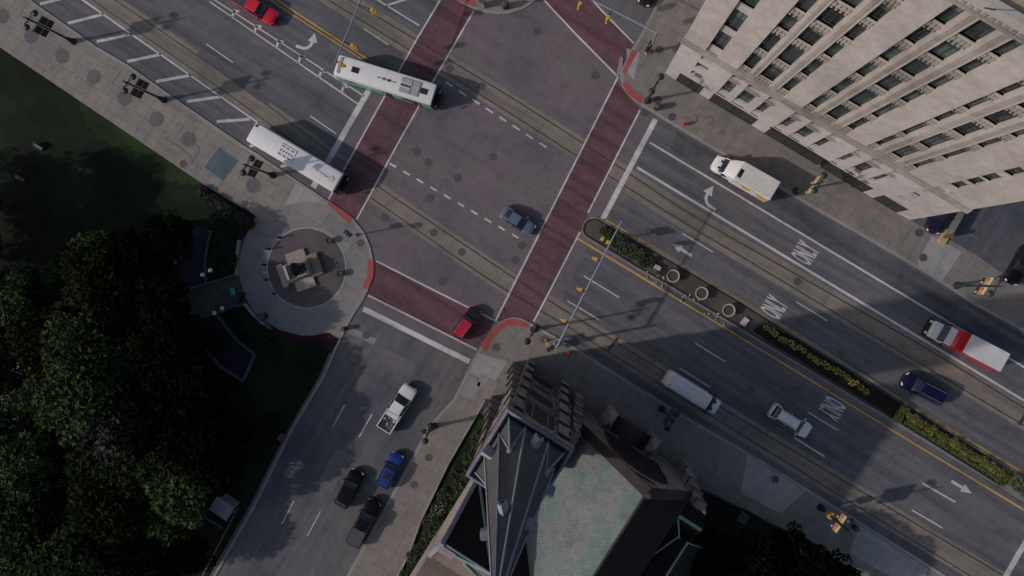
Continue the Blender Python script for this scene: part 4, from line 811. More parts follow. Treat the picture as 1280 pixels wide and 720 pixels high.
for x in (-3.7, 4.75): MB().box(x-.42, x+.42, -.32, .32, HB-.03, HB+.08).build('roof_hatch', M['black'], b1, bevel=.03)
o = MB().box(1.9, 3.2, -.85, .85, HB-.02, HB+.1).box(3.3, 4.2, -.85, .85, HB-.02, HB+.09).build('air_conditioner', grey, b1, bevel=.03)
fm = MB()
for k in range(4): fm.disc((2.1+k*.3, .0), .13, HB+.105, 12)
fm.build('fan', M['black'], o); MB().box(1.9, 3.2, .22, .3, HB+.1, HB+.108).box(1.9, 3.2, -.3, -.22, HB+.1, HB+.108).box(3.95, 4.0, -.2, .3, HB+.09, HB+.1).build('white_trim', white_p, o)
MB().box(-5.75, -5.45, -.9, .9, HB-.08, HB+.03).build('engine_grille', grey, b1); MB().disc((-5.4, .95), .08, HB+.04, 10).build('exhaust', M['black'], b1)
nm = MB()
for k, ch_ in enumerate('1081'):
    v, f, gw, gh = glyphs(ch_, .62); q = Matrix.Rotation(R(90 if k in (0,) else -90), 3, 'Z')
    nm.add([q @ p+Vector((-.75+k*.62, .0, HB+.045)) for p in v], f)
nm.build('fleet_number', M['black'], b1)
for s in (-1, 1): MB().box(-5.6, 5.3, s*1.13-.07, s*1.13+.07, 2.9, 2.935).build('roof_stripe', mat('pale_teal', (.26, .38, .36), .5), b1)
b2 = bus('white city bus waiting at the stop bar beside the park pavement', (326, 170), (433, 233.5), white_p)
bl = MB()
for k in range(3):
    for y in (.45, -.55): bl.box(-1.9+k*.62, -1.5+k*.62, y-.07, y+.07, HB, HB+.06)
bl.build('roof_vent', M['iron'], b2)
fm = MB()
for k in range(5): fm.disc((-1.75+k*.36, -.05), .11, HB+.058, 12)
fm.build('fan', M['black'], b2); MB().box(-2.1, .0, -.75, .7, HB-.03, HB+.05).build('air_conditioner', white_p, b2, bevel=.03)
sc_ = MB(); random.seed(12)
pts = [(2.95+k*.06, .06*math.sin(k*1.9)+(.16 if k in (3, 9, 22, 24) else 0)*(1 if k % 2 else -1), HB+.045) for k in range(30)]
sc_.tube(pts, .018, 4); sc_.build('roof_script', M['black'], b2)
MB().disc((5.05, 0), .33, HB+.046).build('roof_emblem', mat('pale_gold', (.45, .41, .3), .6), b2)
MB().box(-5.9, -5.65, .75, 1.0, HB-.2, HB+.04).build('exhaust', M['black'], b2)
# ------------------------------------------------------------------ street lamps with twin globes and banners
ban_dark = mat('dark_banner', (.035, .022, .026), .8, .4, 1.2); ban_b = mat('pale_banner_edge', (.2, .17, .15), .8)
ban_a = mat('cream_banner', (.5, .42, .22), .8, .1, 2); ban_o = mat('orange_banner', (.45, .2, .08), .8, .3, 3); ban_w = mat('white_banner', (.42, .38, .38), .8, .4, 3)
green_iron = mat('green_black_iron', (.022, .027, .027), .5, .3, 4)
def lamp(label, at, ang, banners=None, group='twin globe street lamps', h=7.6, im=None, globes=2):
    im = im or M['black']; c = P(*at, ZW); t = thing('street_lamp', label, 'street lamp', c, ang, group)
    MB().lathe([(.42, 0), (.42, .12), (.3, .3), (.26, .9), (.19, 1.15), (.13, 1.4)], 14).build('base', im, t, True)
    MB().tube([(0, 0, 1.3), (0, 0, h)], .135, 10, r1=.09).lathe([(.02, h+.75), (.07, h+.6), (.06, h+.3), (.14, h+.1), (.14, h)][::-1], 10).build('pole', im, t, True)
    for s in ((-1, 1) if globes == 2 else (1,)):
        pts = [(0, 0, h-.3), (s*.35, 0, h-.05), (s*.7, 0, h+.05), (s*.9, 0, h-.1), (s*.92, 0, h-.3)]
        MB().tube(pts, .06, 6).tube([(0, 0, h-.7), (s*.35, 0, h-.35), (s*.55, 0, h-.02)], .03, 6).build('arm', im, t)
        o = MB().ball((s*.92, 0, h-.52), .24, 12).build('globe', M['lampglass'], t, True)
        MB().lathe([(.06, h-.22), (.22, h-.26), (.38, h-.42), (.38, h-.48)][::-1], 14, (s*.92, 0)).build('lamp_shade', im, o)
    if banners:
        for s in (-1, 1):
            x0, x1 = sorted((s*.16, s*1.05)); z0, z1 = 4.1, 6.1
            o = MB().tube([(0, 0, z1+.03), (s*1.1, 0, z1+.03)], .03, 6).tube([(0, 0, z0-.03), (s*1.1, 0, z0-.03)], .03, 6).build('banner_arm', im, t)
            if banners == 'dark':
                m = MB().box(x0, x1, -.02, .02, z0, z1).box(x0, x1, -.024, .024, z0+.85, z0+.98, 1).box(x0, x1, -.024, .024, z1-.1, z1, 1); m.build('banner', [ban_dark, ban_b], t)
            else:
                m = MB().box(x0, x1, -.02, .02, z0, z0+.7, 0).box(x0, x1, -.02, .02, z0+.7, z0+1.35, 1).box(x0, x1, -.02, .02, z0+1.35, z1, 2)
                cx = (x0+x1)/2
                for yy in (-1, 1): m.box(cx-.28, cx-.05, yy*.021-.004, yy*.021+.004, z0+.1, z0+.5, 3); m.box(cx+.08, cx+.3, yy*.021-.004, yy*.021+.004, z0+1.1, z0+1.4, 4)
                m.build('banner', [ban_dark, ban_o, ban_a, ban_w, M['rust']], t)
    return t
PERP = UA+R(90)
lamp('black twin globe lamp with dark banners at the upper left corner of the photo', (92, 52), PERP, 'dark')
lamp('black twin globe lamp with dark banners over the park pavement, second from the photo corner', (205, 125), PERP, 'dark')
lamp('black twin globe lamp with dark banners beside the white bus waiting at the kerb', (341, 219), PERP, 'dark')
lamp('dark twin globe lamp without banners on the corner pavement by the stone building', (809, 126), PERP, None, im=green_iron)
lamp('dark twin globe lamp with patterned banners behind the white box truck', (995, 239), PERP, 'pat', im=green_iron)
lamp('green grey twin globe lamp with orange and cream banners by the parking lot', (1195.5, 357), PERP, 'pat', im=green_iron)
lamp('dark twin globe lamp without banners on the church corner by the red kerb ramp', (667, 412), PERP, None)
lamp('dark twin globe lamp with small banners in the shade by the church front', (827, 511), PERP, 'dark')
l9 = lamp('dark lamp with a yellow signal and banners on the shaded lower right pavement', (1025.5, 634), PERP, 'pat', globes=1)
sgm = MB()
for a in range(4): sgm.box(.14, .4, -.14, .14, 2.6, 3.3, 0, rz=R(90*a), c=(0, 0, 0)); sgm.box(.4, .42, -.1, .1, 2.68, 3.22, 1, rz=R(90*a), c=(0, 0, 0))
sgm.build('signal_cluster', [M['signal'], M['black']], l9, bevel=.03)
lamp('short dark lamp post at the side street kerb beside the church', (542.5, 532.5), R(70), None, h=4.6)
def globe_lamp(at, label):
    c = P(*at, ZW); t = thing('park_lamp', label, 'park lamp', c, R(30), 'park lamps with white globes')
    MB().lathe([(.16, 0), (.12, .3), (.06, .5), (.05, 3.1)], 8).tube([(-.45, 0, 3.0), (.45, 0, 3.0)], .04, 6).build('pole', M['black'], t)
    for s in (-1, 1): MB().ball((s*.55, 0, 3.2), .27, 12).build('globe', M['lampglass'], t, True)
    return t
globe_lamp((274, 341), 'park lamp with two white globes beside the upper violet terrace'); globe_lamp((288, 387), 'park lamp with two white globes beside the lower violet terrace')
# ------------------------------------------------------------------ traffic signals
def signal(parent, x, y, z, dirx, n=3):
    """yellow signal head hanging beside the arm, facing dirx"""
    o = MB().box(x-.2, x+.2, y-.18, y+.18, z-.55, z+.55).build('signal_head', M['signal'], parent, bevel=.04)
    lens = MB()
    for k in range(3):
        lens.tube([(x+dirx*.2, y, z+.36-.36*k), (x+dirx*.42, y, z+.36-.36*k)], .13, 10)
    lens.build('visor', M['signal'], o)
    MB().tube([(x, y, z+.3), (x-dirx*.4, y, z+.5)], .04, 6).build('bracket', M['black'], o)
def mast(label, base, topz, ends, heads, dirx, hz=6.6, r=.15):
    b = P(*base, ZW); e1 = P(*ends[1], hz); e0 = Vector((b.x, b.y, hz)); a = math.atan2(e1.y-e0.y, e1.x-e0.x); Ln = Vector((e1.x-e0.x, e1.y-e0.y)).length
    t = thing('traffic_signal', label, 'traffic signal', b, a, 'mast arm traffic signals')
    MB().lathe([(.3, 0), (.3, .15), (.2, .3)], 12).tube([(0, 0, .2), (0, 0, topz)], .16, 10, r1=.13).build('pole', M['steel'], t, True)
    MB().tube([(0, 0, hz-.25), (Ln*.35, 0, hz-.02), (Ln, 0, hz+.15)], r, 10, r1=.08).build('mast_arm', M['steel'], t, True)
    for hp in heads:
        p = P(*hp, hz-.2)-b; q = Matrix.Rotation(-a, 3, 'Z') @ p
        signal(t, q.x, q.y, hz-.35, 0 or 1) if False else None
        o = MB().box(q.x-.19, q.x+.19, q.y-.2, q.y+.2, hz-.95, hz+.2).build('signal_head', M['signal'], t, bevel=.04)
        s = 1 if q.y > 0 else -1; v = MB()
        for k in range(3): v.tube([(q.x, q.y+s*.19, hz+.0-.37*k), (q.x, q.y+s*.46, hz+.0-.37*k)], .14, 10)
        v.build('visor', M['signal'], o); MB().tube([(q.x, q.y, hz+.15), (q.x, 0, hz+.1)], .045, 6).box(q.x-.1, q.x+.1, q.y-s*.32, q.y-s*.18, hz-.6, hz+.1).build('bracket', M['black'], o)
    return t
t = mast('grey mast arm signal with four yellow heads reaching from the church corner', (694.5, 429.5), 7.0, ((695, 437), (777, 276)), [(705.6, 400.6), (725.6, 362), (745, 324)], 1)
mast('grey mast arm signal with yellow heads reaching left from the stone building corner', (811, 65), 6.9, ((820, 44), (722, -8)), [(760, 23), (725, 5.6)], -1)
mast('grey mast arm signal reaching down over the white and green bus', (500, -48), 7.0, ((505, -60), (419, 81)), [(466, 14), (441.5, 58), (426, 80)], 1)
c = P(753, 303, .13); t = thing('median_signal', 'yellow signal pair on a post among the median shrubs', 'traffic signal', c, UA)
MB().tube([(0, 0, 0), (0, 0, 4.6)], .07, 8).build('pole', M['black'], t)
for x in (-.35, .35): MB().box(x-.2, x+.2, -.2, .2, 3.6, 4.7).build('signal_head', M['signal'], t, bevel=.04)
def ped(label, at, rz, h=4.3, hm=None, heads=((-.35, 4.1), (.3, 3.0))):
    c = P(*at, ZW); t = thing('pedestrian_signal', label, 'pedestrian signal', c, rz, 'pedestrian signal posts')
    MB().lathe([(.2, 0), (.2, .2), (.1, .3)], 10).tube([(0, 0, .2), (0, 0, h)], .07, 8).build('pole', M['steel'], t)
    for x, z in heads: MB().box(x-.24, x+.24, -.22, .22, z-.35, z+.35).tube([(x, 0, z), (0, 0, z)], .04, 6).build('signal_head', hm or M['black'], t, bevel=.04)
ped('pedestrian signal post with two black heads on the monument corner', (445, 294), R(150))
ped('pedestrian signal post with black heads at the side street kerb', (540, 531), R(20), 3.6, heads=((-.4, 3.2), (.45, 3.3)))
ped('pedestrian signal post with black head beside the church corner mast', (688, 434), R(40), 2.9, heads=((.3, 2.5), (-.2, 1.6)))
ped('pedestrian signal post with a yellow head beside the church corner mast', (683, 425.5), R(-60), 2.6, M['signal'], heads=((.3, 2.1),))
ped('black pedestrian signal on the stone building corner mast', (808, 67), R(-120), 3.0, heads=((.35, 2.4), (-.35, 2.5)))
c = P(604, 7, ZW); t = thing('control_cabinet', 'small grey green control box on the upper island corner', 'utility box', c, UA)
MB().box(-.35, .35, -.25, .25, 0, 1.3).build('cabinet', M['steel'], t, bevel=.03); MB().box(-.38, .38, -.28, .28, 1.3, 1.38).build('lid', M['iron'], t)
# ------------------------------------------------------------------ bins, hydrants, bollards
def bin_(label, at, r=.36, h=1.0, m=None):
    c = P(*at, ZW); t = thing('litter_bin', label, 'litter bin', c)
    MB().lathe([(r*.8, 0), (r, .1), (r, h), (r*1.05, h), (r*1.05, h+.05), (r*.8, h+.06)], 16).build('bin', m or M['black'], t, True); MB().lathe([(r*.5, h+.07), (r*.95, h+.07), (r*.8, h+.2), (r*.5, h+.24)][::-1], 16).build('rim', M['iron'], t)
bin_('round black litter bin beside the dark lamp at the stone building corner', (821, 135)); bin_('round black litter bin on the rounded island corner at the top', (632, 8.5), .4)
bin_('round black planter bin against the foot of the stone building', (1003, 188), .45, .9); bin_('black litter bin next to the lamp on the lower right pavement', (1066.5, 658), .3)
bin_('round black litter bin on the plaza edge beside the dark hedge', (331, 395), .42)
def hydrant(label, at, m):
    c = P(*at, ZW); t = thing('fire_hydrant', label, 'hydrant', c)
    MB().lathe([(.22, 0), (.22, .06), (.15, .1), (.15, .55), (.19, .58), (.19, .63), (.14, .72), (.03, .82)], 12).build('barrel', m, t, True)
    MB().tube([(-.3, 0, .45), (.3, 0, .45)], .08, 8).tube([(0, 0, .45), (0, -.28, .45)], .1, 8).build('outlet', m, t)
hydrant('red fire hydrant on the pavement in front of the stone building', (854, 155.5), M['red']); hydrant('red fire hydrant on the church side of the avenue near the mast arm', (711, 441), M['red'])
random.seed(5)
for k, (x, y, s, lb) in enumerate([(350, 297, .16, 'upper left'), (337, 311.5, .16, 'left, upper of three'), (331.5, 331, .16, 'left, middle of three'), (334, 350, .16, 'left, lower of three'), (344, 367, .16, 'lower left')]):
    c = P(x, y, ZW); t = thing('bollard', 'slim black bollard on the %s rim of the monument circle' % lb, 'bollard', c, 0, 'bollards round the monument circle')
    MB().lathe([(s, 0), (s, .08), (s*.6, .15), (s*.55, .85), (s*.8, .9), (s*.4, 1.02)], 10).build('post', M['black'], t)
for (x, y), lb in (((413.5, 301), 'upper right'), ((427, 342), 'right')):
    c = P(x, y, ZW); t = thing('round_planter', 'squat black pot on the %s side of the dark monument circle' % lb, 'planter', c, 0, 'black pots in the monument circle')
    MB().lathe([(.24, 0), (.34, .3), (.4, .6), (.4, .66), (.33, .66), (.33, .56), (.02, .56)], 16).build('pot', M['black'], t, True); MB().disc((0, 0), .32, .58).build('earth', M['soil'], t)
c = P(456, 372, .0); bin_('black post at the kerb end of the brick crosswalk below the monument', (431, 411), .28, .7)
# ------------------------------------------------------------------ manhole covers
mh = [(562, 85.5, 'near the upper left crosswalk, above the first dash'), (602, 108, 'below the first manhole on the upper tram track'), (671, 39, 'on bare asphalt under the upper island'), (741, 30, 'in the upper right brick crossing, topmost'), (771, 43, 'in the upper right brick crossing near its outer line'), (759, 70, 'in the upper right brick crossing, lowest'), (744, 94, 'on asphalt inside the right end of the upper crossing'),
      (824, 62, 'on the pavement beside the corner mast pole'), (806, 141, 'in the gutter at the end of the right brick crossing'), (822, 125, 'on the pavement beside the corner lamp'), (840, 146, 'pale, on the pavement by the red hydrant'), (521, 190, 'just right of the left crossing above the lower dashes'), (535.5, 203, 'second right of the left crossing above the lower dashes'), (572, 222, 'on open asphalt above the middle lower dashes'), (616, 196, 'alone in the middle of the crossing'),
      (538, 247, 'faint, below the lower dashes'), (480.5, 272, 'at the edge of the lower tram track near the bus'), (542, 291, 'in the lower tram slab, left one'), (577.5, 315, 'in the lower tram slab, right one'), (811, 290, 'beside the median shrubs in the avenue lane'), (681, 355, 'at the foot of the right brick crossing'), (652, 307, 'below the grey blue sedan, right'), (644, 325, 'below the grey blue sedan, left'), (1149, 291, 'on the pavement near the alley car'), (1154, 322, 'in the pale concrete panel of the right pavement'),
      (997, 352, 'in the upper tram slab beside the word ONLY'), (457.5, 419, 'in the pale patch below the side street stop bar'), (460, 489, 'in the side street lane left of the white pickup'), (620, 434, 'on the church corner pavement inside the red ramp'), (939, 487, 'in the shaded avenue lane right of the van'), (1052, 441, 'in the shaded lane beside the flower bed'), (996, 487, 'in the shaded lane above the white suv'), (969, 599, 'on the shaded pale pavement below the avenue'), (536, 572, 'on the side street pavement, upper of two'), (517.5, 606, 'on the side street pavement, lower of two'), (552, 352, 'square frame on asphalt above the lower crossing')]
rmh = [(451, 304, 'on the monument corner pavement behind the signal post'), (229, 205, 'on the park pavement left of the blue grey plate'), (680, 424, 'on the church corner pavement near the mast')]
def mhole(x, y, lb, m, word):
    in_walk = any(s in lb for s in ('pavement',)) or 'panel' in lb
    c = P(x, y, ZW+.012 if in_walk else .019); o = MB().lathe([(.47, 0), (.47, .012), (.41, .012), (.4, .006), (.02, .008)], 20).build('manhole_cover', m); o.location = c
    for k in range(0): pass
    tag(o, '%s round manhole cover %s' % (word, lb), 'manhole cover', 'round manhole covers')
for x, y, lb in mh: mhole(x, y, lb, M['iron'], 'dark')
for x, y, lb in rmh: mhole(x, y, lb, M['rust'], 'rusty')
# ------------------------------------------------------------------ monument
mo = P(377, 337, ZW); t = thing('monument', 'stepped stone monument with a dark seated bronze figure in the middle of the circle', 'monument', mo, R(19))
m1 = ground_mat('monument_granite', [(.24, .19, .165), (.3, .24, .205), (.33, .27, .23)], stain=.25); m2 = ground_mat('monument_granite_tan', [(.19, .16, .125), (.24, .2, .155)], stain=.4)
MB().box(-2.1, 2.0, -1.15, 1.2, 0, .62).build('basin', m2, t, bevel=.04); MB().box(-1.25, 1.15, -2.45, 2.35, 0, .5).build('step', m1, t, bevel=.04)
MB().box(1.1, 2.5, -1.35, 1.35, 0, .85).build('step', m2, t, bevel=.04); MB().box(-2.75, -2.05, -1.45, 1.45, 0, .55).build('bench', m1, t, bevel=.04)
MB().box(-1.35, 1.3, -1.0, 1.0, .62, 1.5).box(-1.2, 1.15, -.85, .85, 1.5, 2.3).box(-1.3, 1.25, -.95, .95, 2.3, 2.45).build('pedestal', m1, t, bevel=.03)
MB().box(-1.4, -1.1, -.9, .9, 2.451, 3.2).build('seat_back', ground_mat('pale_granite', [(.3, .29, .3), (.36, .35, .36)]), t, bevel=.03)
t.scale = (1, 1, .6)
bz = mat('dark_bronze', (.012, .013, .012), .45, .5, 3, metal=.3)
fg = MB(); fg.loft([[(cx+rx*math.cos(6.283*j/12), ry*math.sin(6.283*j/12), z) for j in range(12)] for cx, rx, ry, z in ((.1, .95, .72, 2.45), (.12, .9, .7, 2.7), (.05, .85, .66, 3.05), (-.3, .5, .6, 3.35), (-.4, .4, .58, 3.7), (-.42, .36, .55, 4.05), (-.4, .2, .28, 4.25), (-.38, .1, .11, 4.33), (-.36, .1, .11, 4.42), (-.32, .2, .17, 4.55), (-.32, .22, .18, 4.7), (-.34, .12, .1, 4.86))])
fg.tube([(-.38, .5, 4.0), (-.1, .72, 3.6), (.35, .6, 3.4), (.7, .4, 3.5)], .16, 8, r1=.09); fg.tube([(-.38, -.5, 4.0), (-.1, -.75, 3.6), (.3, -.6, 3.35), (.65, -.62, 3.9)], .16, 8, r1=.09)
for s in (-.3, .3): fg.tube([(-.1, s, 3.2), (.75, s, 3.15), (.85, s, 2.5), (1.1, s, 2.46)], .24, 8, r1=.12)
fg.build('bronze_figure', bz, t, True, 60)
# low terrace walls, park sign, benches
def lowwall(label, pts, h=.45, wd=.28, m=None):
    p = px(pts, ZW); mb = MB()
    for i in range(len(p)-1):
        d = (p[i+1]-p[i]).normalized(); n_ = Vector((-d.y, d.x, 0))*wd/2; mb.prism([p[i]+n_-d*.0, p[i+1]+n_, p[i+1]-n_, p[i]-n_], ZW, ZW+h+.0006*i)
    o = mb.build('low_wall', m or wallm); tag(o, label, 'low wall')
wallm = ground_mat('low_wall_stone', [(.06, .06, .058), (.09, .088, .085)], stain=.3)
lowwall('low curved stone wall along the right edge of the upper violet terrace', [(266, 289), (261, 305), (258, 330), (259, 355)]); lowwall('low stone wall on the left edge of the upper violet terrace', [(235, 277), (229, 292), (226, 306)])
lowwall('low stone kerb wall between the upper terrace and the park path', [(226, 364), (259, 355), (297, 343)]); lowwall('low stone kerb wall between the park path and lower terrace', [(252, 397), (272, 391), (306, 380)])
lowwall('low curved stone wall along the right edge of the lower violet terrace', [(272, 392), (284, 409), (298, 426), (319, 442)]); lowwall('low stone wall closing the lower end of the lower violet terrace', [(320, 443), (305, 476), (276, 458), (258, 436)])
lowwall('short pale kerb wall along the left rim of the plaza', [(300, 300), (297.5, 318), (297, 345)], .4, .3, M['curb']); lowwall('short pale kerb wall along the lower left rim of the plaza', [(307, 380), (322, 398), (340, 412)], .4, .3, M['curb'])
c = P(296, 364, ZW); t = thing('information_sign', 'small turquoise information panel at the mouth of the park path', 'sign', c, R(10))
MB().box(-.05, .05, -.3, -.2, 0, 1.0).box(-.05, .05, .2, .3, 0, 1.0).build('legs', M['black'], t)
MB().add([(-.35, -.42, .95), (.3, -.42, 1.2), (.3, .42, 1.2), (-.35, .42, .95), (-.35, -.42, .9), (.3, -.42, 1.15), (.3, .42, 1.15), (-.35, .42, .9)], [(0, 1, 2, 3), (7, 6, 5, 4), (0, 4, 5, 1), (1, 5, 6, 2), (2, 6, 7, 3), (3, 7, 4, 0)]).build('panel', mat('turquoise_panel', (.05, .22, .24), .5, .4, 3), t)
gz = thing('gate_post', 'dark gate post with iron bar at the park path mouth', 'gate post', P(304, 372, ZW), R(65)); MB().box(-.7, .7, -.08, .08, 0, .9).build('rail', M['black'], gz); MB().box(-.12, .12, -.12, .12, 0, 1.1).build('post', M['black'], gz)
for x, y, a, lb in ((50, 46+180-180+0+0, 0, ''),): pass
def bench(label, at, rz, m):
    c = P(*at, ZW); t = thing('park_bench', label, 'bench', c, rz, 'park benches'); t.scale = (.75, .75, .8); MB().box(-.8, .8, -.25, .25, .4, .46).build('seat', m, t); MB().box(-.8, .8, .25, .31, .46, .9).build('backrest', m, t)
    for x in (-.65, .65): MB().box(x-.04, x+.04, -.22, .24, 0, .4).build('leg', M['iron'], t)
pb = mat('pale_bench', (.06, .06, .06), .7, .2, 2)
bench('pale park bench alone on the dark lawn near the left edge', (27, 223), R(-25), pb); bench('small pale bench on the dark lawn nearer the park pavement', (50, 184), R(-30), mat('mint_bench', (.07, .085, .08), .7))
# side street kerb strip: kiosk, barrier, curb plates
c = P(288, 628, ZW); t = thing('kiosk', 'small white roofed kiosk under the trees beside the side street', 'kiosk', c, R(-32))
MB().box(-1.0, 1.0, -.7, .7, 0, 2.2).build('wall', M['steel'], t); MB().box(-1.25, 1.25, -.95, .95, 2.2, 2.35).build('roof', mat('kiosk_roof', (.2, .2, .22), .6, .1, 2), t, bevel=.03); MB().box(1.001, 1.02, -.3, .3, .1, 2.0).build('door', M['black'], t)
c = P(247, 652, ZW); t = thing('barrier', 'orange wooden barrier board beside the shaded car park', 'barrier', c, R(58)); MB().box(-1.2, 1.2, -.05, .05, .5, .9).build('board', mat('orange_board', (.2, .07, .008), .7, .3, 3), t)
for x in (-.9, .9): MB().box(x-.05, x+.05, -.3, .3, 0, .5).build('leg', M['black'], t)
pl = MB(); pl.strip(px([(253, 645), (278, 660)], ZW), .12, ZW+.02); pl.strip(px([(298, 634), (275, 678), (252, 722)], ZW), .12, ZW+.02); struct(pl, 'road_marking', M['gutter'])
o = MB().prism(px([(346, 549), (351, 541), (358, 545), (353, 553)], ZW), ZW, ZW+.1).build('planter_frame', M['rust']); tag(o, 'rusty square grate in the dark strip beside the side street', 'grate')
car('sedan', 'white car half hidden by trees at the bottom edge of the park', 'car', (178, 742), (192, 712), white_p, L=4.6, group=None); car('sedan', 'silver car roof at the bottom edge beside the shaded parking strip', 'car', (206, 758), (222, 726), paint('silver_paint', (.2, .2, .22)), L=4.6)
# median furniture
def planter(label, at):
    c = P(*at, .13); t = thing('round_planter', label, 'planter', c, 0, 'round planters on the median'); tm = M['walkpale']
    MB().lathe([(.5, 0), (.62, .3), (.74, .75), (.76, .8), (.63, .8), (.61, .66), (.03, .66)], 24).build('pot', mat('pot_concrete', (.34, .32, .3), .85, .2, 2), t, True); MB().disc((0, 0), .61, .68, 20).build('earth', M['soil'], t)
planter('round concrete planter on the median, nearest the shrub bed', (840, 345)); planter('round concrete planter on the median, middle of the three', (875.5, 366.5)); planter('round concrete planter on the median, nearest the flower bed', (909, 387.5))
def box_thing(name, label, cat, at, rz, sx, sy, h, m, z0=.13):
    c = P(*at, z0); t = thing(name, label, cat, c, rz); MB().box(-sx/2, sx/2, -sy/2, sy/2, 0, h).build('body', m, t, bevel=.04); MB().box(-sx/2-.03, sx/2+.03, -sy/2-.03, sy/2+.03, h*.8, h*.86).build('lid_seam', M['iron'], t)
box_thing('utility_box', 'small pale utility box on the median beside the shrubs', 'utility box', (821, 334.5), UA+R(5), .85, .5, .6, mat('utility_grey', (.34, .3, .28), .7, .1, 2))
box_thing('utility_box', 'pale rounded utility lid on the median beside the flower bed', 'utility box', (930.5, 402), UA+R(85), 1.0, .7, .25, mat('utility_pale', (.4, .35, .34), .7, .1, 2))
random.seed(21)
st_ = MB()
for k in range(40):
    u_ = random.random(); x = 800+u_*125; y = 327+.612*(x-800)+random.uniform(2, 18)
    c = P(x, y, .127); s = random.uniform(.04, .13); st_.box(c.x-s, c.x+s, c.y-s*.7, c.y+s*.7, .12, .12+s, rz=random.uniform(0, 3))
o = st_.build('gravel_stones', mat('pale_stone', (.3, .27, .23), .9, .3, 3)); o['kind'] = 'stuff'; tag(o, 'scattered pale stones on the bare median soil', 'stones')
# alley gate, fence, churchyard things
c = P(1180, 295, ZW); t = thing('gate', 'pale sliding gate bar on a yellow footing at the alley mouth', 'gate', c, R(62))
MB().box(-.15, 3.6, -.1, .1, .2, 1.6).build('bar', M['gutter'], t); MB().box(-.9, .8, -.5, .4, 0, .25).build('footing', mat('yellow_footing', (.38, .28, .12), .8, .3, 2), t, bevel=.03); MB().box(-.25, .05, -.14, .14, .25, 2.0).build('post', M['rust'], t)
lt = MB(); lt.strip(px([(1196, 281), (1222, 299)], ZW), .1, ZW+.02); lt.strip(px([(1197, 308), (1221, 319), (1217, 327)], ZW), .08, ZW+.02); struct(lt, 'road_marking', M['gutter'])
for x, y, lb in ((1270, 282, 'left of two'), (1279, 285, 'right of two')): mhole(x, y, 'in the dark parking lot, %s, beside the pavement' % lb, M['iron'], 'dark')
car('sedan', 'dark car in the shadow at the right edge of the parking lot', 'car', (1278, 318), (1262, 346), paint('plum_black_paint', (.014, .012, .016), .3), L=4.6)
def fence(label, pts, h=1.1, step=.35):
    p = px(pts, ZW); t = thing('iron_fence', label, 'fence', p[0]); mb = MB(); po_ = MB()
    for i in range(len(p)-1):
        a, b = p[i]-p[0], p[i+1]-p[0]; n = max(1, int((b-a).length/step)); 
        for zz in (.25, h-.1): mb.tube([a+Vector((0, 0, zz)), b+Vector((0, 0, zz))], .025, 5)
        for k in range(n+1): q = a.lerp(b, k/n); po_.tube([q, q+Vector((0, 0, h))], .014, 4)
    mb.build('rail', M['black'], t); po_.build('pickets', M['black'], t)
fence('black iron fence between the churchyard and the avenue pavement', [(868, 606), (925, 634), (905, 672)]); fence('black iron fence round the dark churchyard at the lower right', [(928, 633), (968, 657), (950, 688)])
lowwall('narrow stone wall between the hedge strip and the side street pavement', [(606, 500), (560, 580), (526, 650), (512, 690), (495, 725)], .35, .22, M['curb'])
c = P(927, 645, ZW); t = thing('garden_table', 'square grey table in the dark churchyard behind the fence', 'table', c, UA); MB().box(-.6, .6, -.6, .6, .68, .74).build('top', pb, t, bevel=.05); MB().tube([(0, 0, 0), (0, 0, .7)], .06).build('leg', M['iron'], t); MB().disc((0, 0), .15, .75).build('hole', M['black'], t)
c = P(946, 676, ZW); t = thing('sign_post', 'thin bent post with a small red marker in the churchyard', 'sign', c); MB().tube([(0, 0, 0), (0, 0, 1.8), (.3, -.3, 2.4), (.9, -.6, 2.5)], .04, 6).build('post', M['steel'], t); MB().box(-.08, .08, -.3, .3, 1.2, 1.8).build('marker', M['red'], t)
lw = MB().strip(px([(933, 635), (953, 645)], ZW), .08, ZW+.3); struct(lw, 'road_marking', M['walkpale'])
